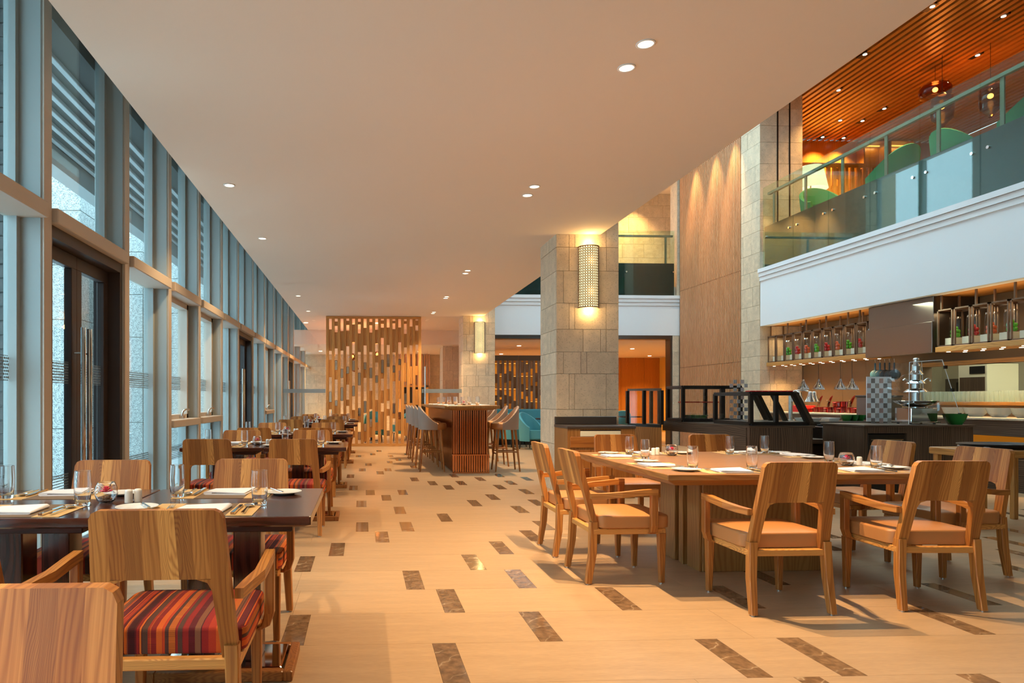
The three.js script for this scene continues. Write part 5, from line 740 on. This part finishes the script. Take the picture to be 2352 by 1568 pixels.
// ---------------------------------------------------------------- hanging jar shelves, hood, pendants, pans
{
  const NUM = ['one', 'two', 'three', 'four', 'five', 'six', 'seven', 'eight', 'nine', 'ten'], X0 = 8.45, X1 = 8.82, pitch = 0.285, jar = () => { const g = new THREE.Group(); mk('glass_body', lathe([[0, 0.001], [0.072, 0.001], [0.078, 0.01], [0.078, 0.25], [0.066, 0.275]], 20), M.thinGlass, g); mk('lid', cyl(0.07, 0.07, 0.025, 20, 0, 0.276, 0), M.chrome, g); return g; };
  const apple = [0, 1, 2].map((k) => () => new THREE.Mesh(smooth(lathe([[0, 0.058], [0.011, 0.06], [0.023, 0.056], [0.031, 0.036], [0.027, 0.013], [0.011, 0.001], [0, 0.004]], 12).toNonIndexed(), 0.2), M.apple[k]));
  const kinds = ['r', 'g', 'r', 'm', 'g', 'r', 'm', 'g', 'r', 'g'];
  [[13.94, 10, 'far', 'beside the stone end wall'], [9.72, 10, 'near', 'beyond the steel hood']].forEach(([zs, n, w, where], si) => {
    const s = thing('hanging_shelf', `bronze framed hanging shelf of jar cubicles ${where}`, 'shelf', 'hanging jar shelves'), zE = zs - n * pitch;
    mk('shelf_board', cbox(X0 - 0.02, X1 + 0.04, 1.9, 1.975, -zs, -zE, 0.004, 'z'), M.oakFine[0], s);
    for (let k = 0; k < n; k++) {
      const a = -zs + k * pitch + 0.012, b = -zs + (k + 1) * pitch - 0.012, f = [], t = 0.02;
      for (const x of [X0, X1]) f.push(B(x, x + t, 1.975, 2.52, a, a + t), B(x, x + t, 1.975, 2.52, b - t, b), B(x, x + t, 2.5, 2.52, a, b), B(x, x + t, 1.975, 1.995, a, b)); for (const z of [a, b - t]) f.push(B(X0, X1, 2.5, 2.52, z, z + t), B(X0, X1, 1.975, 1.995, z, z + t));
      mk('cubicle_frame', join(f), M.bronze, s); mk('plinth_block', B(X0 + 0.08, X1 - 0.02, 1.996, 2.1, a + 0.05, b - 0.05), M.cream, s);
      if (k % 2 === 0 || k === n - 1) for (const x of [X0 + 0.05, X1 - 0.05]) mk('hanger', B(x, x + 0.022, 2.52, 2.74, a, a + 0.022), M.bronze, s);
      const z = (a + b) / 2, kind = kinds[(k + si) % 10]; if (si && k > 4) continue;
      if (!(si === 0 && k === 0)) {
        place('jar', jar, 'glass_jar', `lidded glass jar of ${kind === 'g' ? 'green' : kind === 'r' ? 'dark red' : 'bright red'} apples, cubicle ${NUM[k]} of shelf ${where}`, 'jar', 'jars on the hanging shelves', [X0 + 0.17, 2.1, z], 0);
        const m = kind === 'g' ? 1 : kind === 'r' ? 0 : 2;
        for (let q = 0; q < 7; q++) { const an = q * 2.1 + k, rr_ = q === 6 ? 0 : 0.036; place('apple' + m, apple[m], 'apple', `${['dark red', 'green', 'bright red'][m]} apple in the jar of cubicle ${NUM[k]}, hanging shelf ${where}`, 'apple', `${['dark red', 'green', 'bright red'][m]} apples in jars`, [X0 + 0.17 + rr_ * Math.cos(an), 2.109 + (q < 3 ? 0 : q < 6 ? 0.055 : 0.1), z + rr_ * Math.sin(an)], an); }
      }
    }
    for (let k = 0; k < n; k++) for (const x of [X0 + 0.06, X1 - 0.06]) { const d = mk('shelf_light', cyl(0.024, 0.024, 0.006, 12, x, 1.894, -zs + (k + 0.5) * pitch), G.down, s); }
    for (let k = 0; k < 4; k++) { spot(s, [X0 + 0.2, 1.88, -zs + (k + 0.5) * pitch * 2.4], [X0 + 0.45, 0, -zs + (k + 0.5) * pitch * 2.4], 4.5, 1.05, 0.8, lin(1, 0.62, 0.25), 3); }
    area(s, [X0 + 0.2, 2.53, -(zs + zE) / 2], [X0 + 0.2, 3, -(zs + zE) / 2], 0.3, n * pitch - 0.1, 1.6, lin(1, 0.66, 0.28)); area(s, [X0 + 0.2, 2.49, -(zs + zE) / 2], [X0 + 0.2, 0, -(zs + zE) / 2], 0.2, n * pitch - 0.1, 6, lin(1, 0.72, 0.38));
  });
  const h = thing('extractor_hood', 'brushed steel extractor hood panel between the two hanging shelves', 'hood', null); mk('panel', cbox(8.44, 8.5, 1.9, 2.735, -11.06, -9.76, 0.004), M.brushed, h); mk('lower_panel', cbox(8.4, 8.44, 1.9, 2.36, -11.08, -9.74, 0.004), M.brushed, h); mk('body', B(8.5, XK - 0.01, 2.0, 2.735, -11.0, -9.8), M.brushed, h);
  for (const [px, py, l] of [[1845, 905, 'beside the stone end wall'], [1880, 903, 'second from the stone end wall'], [1930, 901, 'third from the stone end wall'], [1957, 900, 'fourth from the stone end wall']]) {
    const p = pX(px, 915 - 28, 8.72), d = thing('pendant_lamp', `satin silver bell pendant lamp over the buffet, ${l}`, 'pendant lamp', 'bell pendants over the buffet', [8.72, p.y - 0.06, p.z]);
    mk('bell', smooth(lathe([[0.017, 0.2], [0.02, 0.17], [0.03, 0.15], [0.042, 0.11], [0.085, 0.05], [0.1, 0.01], [0.1, 0], [0.096, 0], [0.08, 0.05], [0.036, 0.11], [0.01, 0.16]], 24), 0.4), M.steel, d); mk('cord', cyl(0.004, 0.004, 1.888 - p.y + 0.06 - 0.195, 6, 0, 0.195, 0), M.black, d); mk('bulb', ball(0.028, 0, 0.05, 0, 10), G.bulb, d); spot(d, [0, 0.045, 0], [8.72, 0, p.z], 4, 0.8, 0.7, lin(1, 0.6, 0.25), 2);
  }
  for (let k = 0; k < 5; k++) { const p = pX(2010 + k * 11, 860, 8.85), d = thing('frying_pan', `hanging cast iron frying pan, ${ORD[5 - k]} from the pendant lamps`, 'pan', 'hanging frying pans', [p.x, p.y - 0.0, p.z], 0.35); const b = lathe([[0, 0], [0.068, 0], [0.085, 0.028], [0.081, 0.028], [0.065, 0.006], [0, 0.006]], 24); b.rotateX(Math.PI / 2); b.rotateY(-Math.PI / 2 + 0.3 + Math.PI); mk('pan_body', b, k < 2 ? M.blueIron : M.iron, d); mk('handle', cbox(-0.008, 0.008, 0.08, 0.2, -0.012, 0.012, 0.003), k < 2 ? M.blueIron : M.iron, d); mk('hook', tube([[0, 0.19, 0], [0.012, 0.21, 0], [0, 0.24, 0], [0, 1.89 - p.y, 0]], 0.004, 14, 5), M.steel, d); }
}
{ const w = thing('wall_oven', 'brown fronted appliance with control panel inside the inner kitchen', 'appliance', null, [11.6, 1.0, -12.2]); mk('body', cbox(-0.3, 0.3, 0, 0.86, -0.3, 0.3, 0.006), M.cream, w); mk('oven_door', B(-0.31, -0.3, 0.05, 0.62, -0.26, 0.26), M.zebra, w); mk('control_panel', B(-0.31, -0.3, 0.68, 0.82, -0.05, 0.26), M.black, w); mk('stand', B(-0.28, 0.28, -1, 0, -0.28, 0.28), M.brushed, w); }
// side table with tray at the right edge
{ const t = thing('tray_table', 'small oak side table carrying a dark oval tray, before the buffet', 'table', null, [6.15, 0, -6.35]); mk('tabletop', cbox(-0.45, 0.45, 0.66, 0.73, -0.3, 0.3, 0.006, 'x'), M.oakFine[1], t); for (const x of [-0.4, 0.4]) for (const z of [-0.25, 0.25]) mk('leg', cbox(x - 0.025, x + 0.025, 0, 0.66, z - 0.025, z + 0.025, 0.004), M.oakFine[1], t); solo('service_tray', lathe([[0, 0.002], [0.28, 0.002], [0.34, 0.045], [0.335, 0.05], [0.27, 0.012], [0, 0.012]], 30).scale(1.1, 1, 0.75), M.iron, 'dark oval service tray on the oak side table', 'tray', null, [6.15, 0.73, -6.35]); solo('tray_cloth', cbox(-0.28, 0.28, 0, 0.01, -0.16, 0.16, 0.003), M.linen, 'white cloth lying in the dark oval tray', 'cloth', null, [6.15, 0.745, -6.35]); }

// ---------------------------------------------------------------- upper lounge furniture
function makeLounge(mat) { const c = new THREE.Group(); mk('shell', bucket(0.72, 0.72, 0.28, 0.92, 0.5, 2.1, 0.06, 0.25, 1.6), mat, c); mk('seat', cyl(0.29, 0.29, 0.14, 28, 0, 0.3, -0.02), mat, c); for (const q of [-1, 1]) for (const z of [-0.2, 0.2]) mk('leg', bar([q * 0.24, 0, z * 1.15], [q * 0.2, 0.3, z], 0.014, 8, 0.02), M.oak[1], c); return c; }
for (const [px, py, t, l] of [[1866, 432, 3.0, 'beside the floor lamp'], [2018, 366, 2.9, 'second from the floor lamp'], [2160, 292, -1.45, 'third from the floor lamp, behind the glass'], [2318, 230, 2.9, 'farthest from the floor lamp']]) { const p = pH(px, py, UPF + 0.92); place('lounge', () => makeLounge(M.green), 'lounge_chair', `green tub lounge chair on the balcony, ${l}`, 'chair', 'green lounge chairs', [p.x - 0.4 * Math.sin(t), UPF, p.z - 0.4 * Math.cos(t)], t); }
{ const p = pZ(1862, 410, 14.8), d = thing('floor_lamp', 'floor lamp with large glowing cream shade on the balcony', 'lamp', null, [p.x, UPF, p.z]), y = p.y - UPF; mk('base', cyl(0.16, 0.15, 0.03, 24), M.bronze, d); mk('pole', cyl(0.015, 0.015, y, 10, 0, 0.03, 0), M.bronze, d); mk('shade', move(new THREE.CylinderGeometry(0.24, 0.34, 0.5, 32, 1, true), 0, y, 0), G.lampShade, d); mk('bulb', ball(0.05, 0, y, 0), G.bulb, d); point(d, [0, y, 0], 9, WARM, 3); }
for (const [px, py, r, l] of [[2148, 212, 1.2, 'wide flat one'], [2164, 256, 0.85, 'cylindrical one hanging lowest'], [2275, 232, 0.8, 'one beyond the glass post']]) { const [x] = ray(px, py), p = pX(px, py, px === 2148 ? 10.9 : px === 2164 ? 10.7 : 11.2), d = thing('glass_pendant', `amber glass pendant lamp in the lounge, ${l}`, 'pendant lamp', 'amber glass pendants', [p.x, p.y, p.z]); const R = 0.2 * r * 1.1, H = px === 2148 ? 0.16 : 0.3; mk('globe', smooth(lathe([[0.05, H], [R * 0.9, H * 0.82], [R, H * 0.3], [R * 0.92, -H * 0.5], [R * 0.45, -H * 0.75], [0.02, -H]], 24).toNonIndexed(), 0.3), M.amberGlass, d); mk('cap', cyl(0.07, 0.05, 0.04, 16, 0, H, 0), M.bronze, d); mk('cord', cyl(0.004, 0.004, UPC - p.y - H, 6, 0, H, 0), M.black, d); mk('bulb', ball(0.045, 0, H * 0.3, 0), G.bulb, d); point(d, [0, H * 0.3, 0], 2, AMBER, 2); }
for (const [px, py] of [[2137, 18], [1983, 127], [1923, 209], [2241, 129], [2028, 251], [1927, 278], [1978, 279], [1887, 316], [1935, 318], [2300, 40]]) { const p = pH(px, py, UPC - 0.03), d = thing('slot_downlight', `small slot downlight in the orange slatted lounge ceiling, ${p.x < 9.5 ? 'nearest the balcony edge' : p.z > -13 ? 'above the amber pendants' : p.z > -14.8 ? 'between the pendants and the end wall' : 'close to the end wall'}`, 'downlight', 'lounge ceiling downlights', [p.x, UPC - 0.032, p.z]); mk('housing', B(-0.05, 0.05, 0, 0.08, -0.12, 0.12), M.black, d); mk('lens', cyl(0.035, 0.035, 0.006, 14, 0, -0.008, 0.04), G.down, d); spot(d, [0, -0.03, 0.04], [p.x, UPF, p.z], 34, 0.95, 0.8, AMBER, 2); }
{ const s = thing('lounge_screen', 'wooden slatted screen with bright gaps at the end of the lounge', 'screen', null, [10.2, UPF, -16.1]); for (let i = 0; i < 16; i++) { mk('slat', cbox(i * 0.15, i * 0.15 + 0.085, 0, 2.35, -0.05, 0, 0.004), M.oakFine[1], s); for (let y = rr(0.1, 0.6); y < 2.1; y += rr(0.4, 0.9)) mk('insert', cbox(i * 0.15 + 0.085, i * 0.15 + 0.15, y, y + rr(0.2, 0.4), -0.05, -0.01, 0.004), M.orangeWood, s); } mk('rail', join([B(0, 2.35, 2.35, 2.45, -0.05, 0)]), M.oakFine[1], s); }

// ---------------------------------------------------------------- inner restaurant: teal chairs, tables, pendants
function makeTeal() { const c = new THREE.Group(); mk('shell', bucket(0.62, 0.62, 0.2, 0.9, 0.55, 1.95, 0.06, 0.14, 1.1), M.teal, c); mk('seat', cyl(0.26, 0.26, 0.2, 28, 0, 0.26, -0.03), M.teal, c); for (const q of [-1, 1]) for (const z of [-0.2, 0.2]) mk('leg', bar([q * 0.22, 0, z * 1.1], [q * 0.2, 0.24, z], 0.012, 8, 0.02), M.black, c); return c; }
for (const [x, z, t, l] of [[4.12, 16.5, -2.4, 'drawn out beside the pillar in the back opening'], [3.87, 17.35, -1.9, 'at the dark table behind the bar stools'], [5.3, 17.45, 2.0, 'half hidden by the pillar'], [0.3, 19.35, 0.1, 'behind the middle of the slatted screen'], [1.1, 20.35, 1.5, 'farther behind the slatted screen'], [-0.6, 20.3, -1.5, 'behind the window end of the slatted screen'], [7.5, 19.75, 3.1, 'seen beyond the cabinet through the back opening']]) place('teal', makeTeal, 'tub_chair', `teal leather tub chair ${l}`, 'chair', 'teal tub chairs', [x, 0, -z], t);
for (const [x, z, l] of [[4.68, 16.95, 'beside the teal chair in the back opening'], [0.25, 20.2, 'behind the slatted screen'], [7.5, 18.95, 'beyond the service cabinet']]) { const t = thing('round_table', `small dark round table ${l}`, 'table', 'round tables of the inner restaurant', [x, 0, -z]); mk('tabletop', cyl(0.36, 0.36, 0.035, 32, 0, 0.71, 0), M.walnut, t); mk('column', cyl(0.04, 0.04, 0.7, 14, 0, 0.02, 0), M.black, t); mk('base', cyl(0.22, 0.2, 0.02, 28), M.black, t); }
{ const b = thing('banquette', 'teal leather banquette along the copper screens', 'bench', null, [4.4, 0, -18.28]); mk('seat', cbox(-0.9, 0.9, 0.15, 0.46, -0.25, 0.25, 0.03, 'x'), M.teal, b); mk('back', cbox(-0.9, 0.9, 0.4, 0.95, -0.27, -0.16, 0.03, 'x'), M.teal, b); mk('plinth', B(-0.88, 0.88, 0, 0.15, -0.22, 0.22), M.black, b); }
solo('cushion', smooth(loft([oct(0, 0, 0, 0.1, 0.04, 0.02), oct(0, 0.04, 0, 0.34, 0.12, 0.05), oct(0, 0.3, 0, 0.36, 0.1, 0.05), oct(0, 0.36, 0, 0.3, 0.03, 0.01)], 'y'), 0.2), M.yellow, 'yellow cushion standing on a seat beyond the service cabinet', 'cushion', null, [7.5, 0.47, -19.78], 0.1);
for (const [x, y, z, l] of [[-0.3, 2.45, 19.6, 'nearer the window'], [0.4, 2.5, 19.4, 'nearer the bar table'], [-0.25, 2.15, 20.4, 'hanging lowest']]) { const d = thing('filament_pendant', `glowing filament pendant behind the slatted screen, ${l}`, 'pendant lamp', 'filament pendants behind the screen', [x, y, -z]); mk('cord', cyl(0.004, 0.004, CEIL - y - 0.05, 6, 0, 0.05, 0), M.black, d); mk('globe', smooth(lathe([[0.03, 0.08], [0.1, 0.04], [0.12, -0.03], [0.07, -0.1], [0.01, -0.12]], 20).toNonIndexed(), 0.3), M.amberGlass, d); mk('bulb', ball(0.035), G.bulb, d); point(d, [0, 0, 0], 4, AMBER, 2); }
// backlit shelf wall behind the copper screens
{ const s = thing('amber_shelf', 'amber backlit shelving behind the bronze folding screens', 'shelf', null, [3.45, 0, -21.2]); mk('back_panel', B(0, 2.4, 0.3, 2.6, -0.32, -0.3), M.yellow, s); for (let k = 0; k < 6; k++) mk('shelf_board', cbox(0, 2.4, 0.35 + k * 0.4, 0.38 + k * 0.4, -0.3, 0, 0.003, 'x'), M.oakFine[1], s); mk('side', join([B(-0.04, 0, 0, 2.7, -0.32, 0), B(2.4, 2.44, 0, 2.7, -0.32, 0)]), M.oakFine[1], s); for (let k = 1; k < 6; k++) { mk('shelf_light', B(0.05, 2.35, 0.335 + k * 0.4, 0.348 + k * 0.4, -0.1, -0.07), G.strip, s); } for (let k = 1; k < 6; k += 2) area(s, [1.2, 0.32 + k * 0.4, -0.1], [4.65, 0, -21.4], 2.2, 0.04, 10, AMBER); }

scene.traverse((o) => { if (o.isMesh) { o.castShadow = o.receiveShadow = true; if (!o.name) o.name = 'piece'; } });
renderer.render(scene, camera);
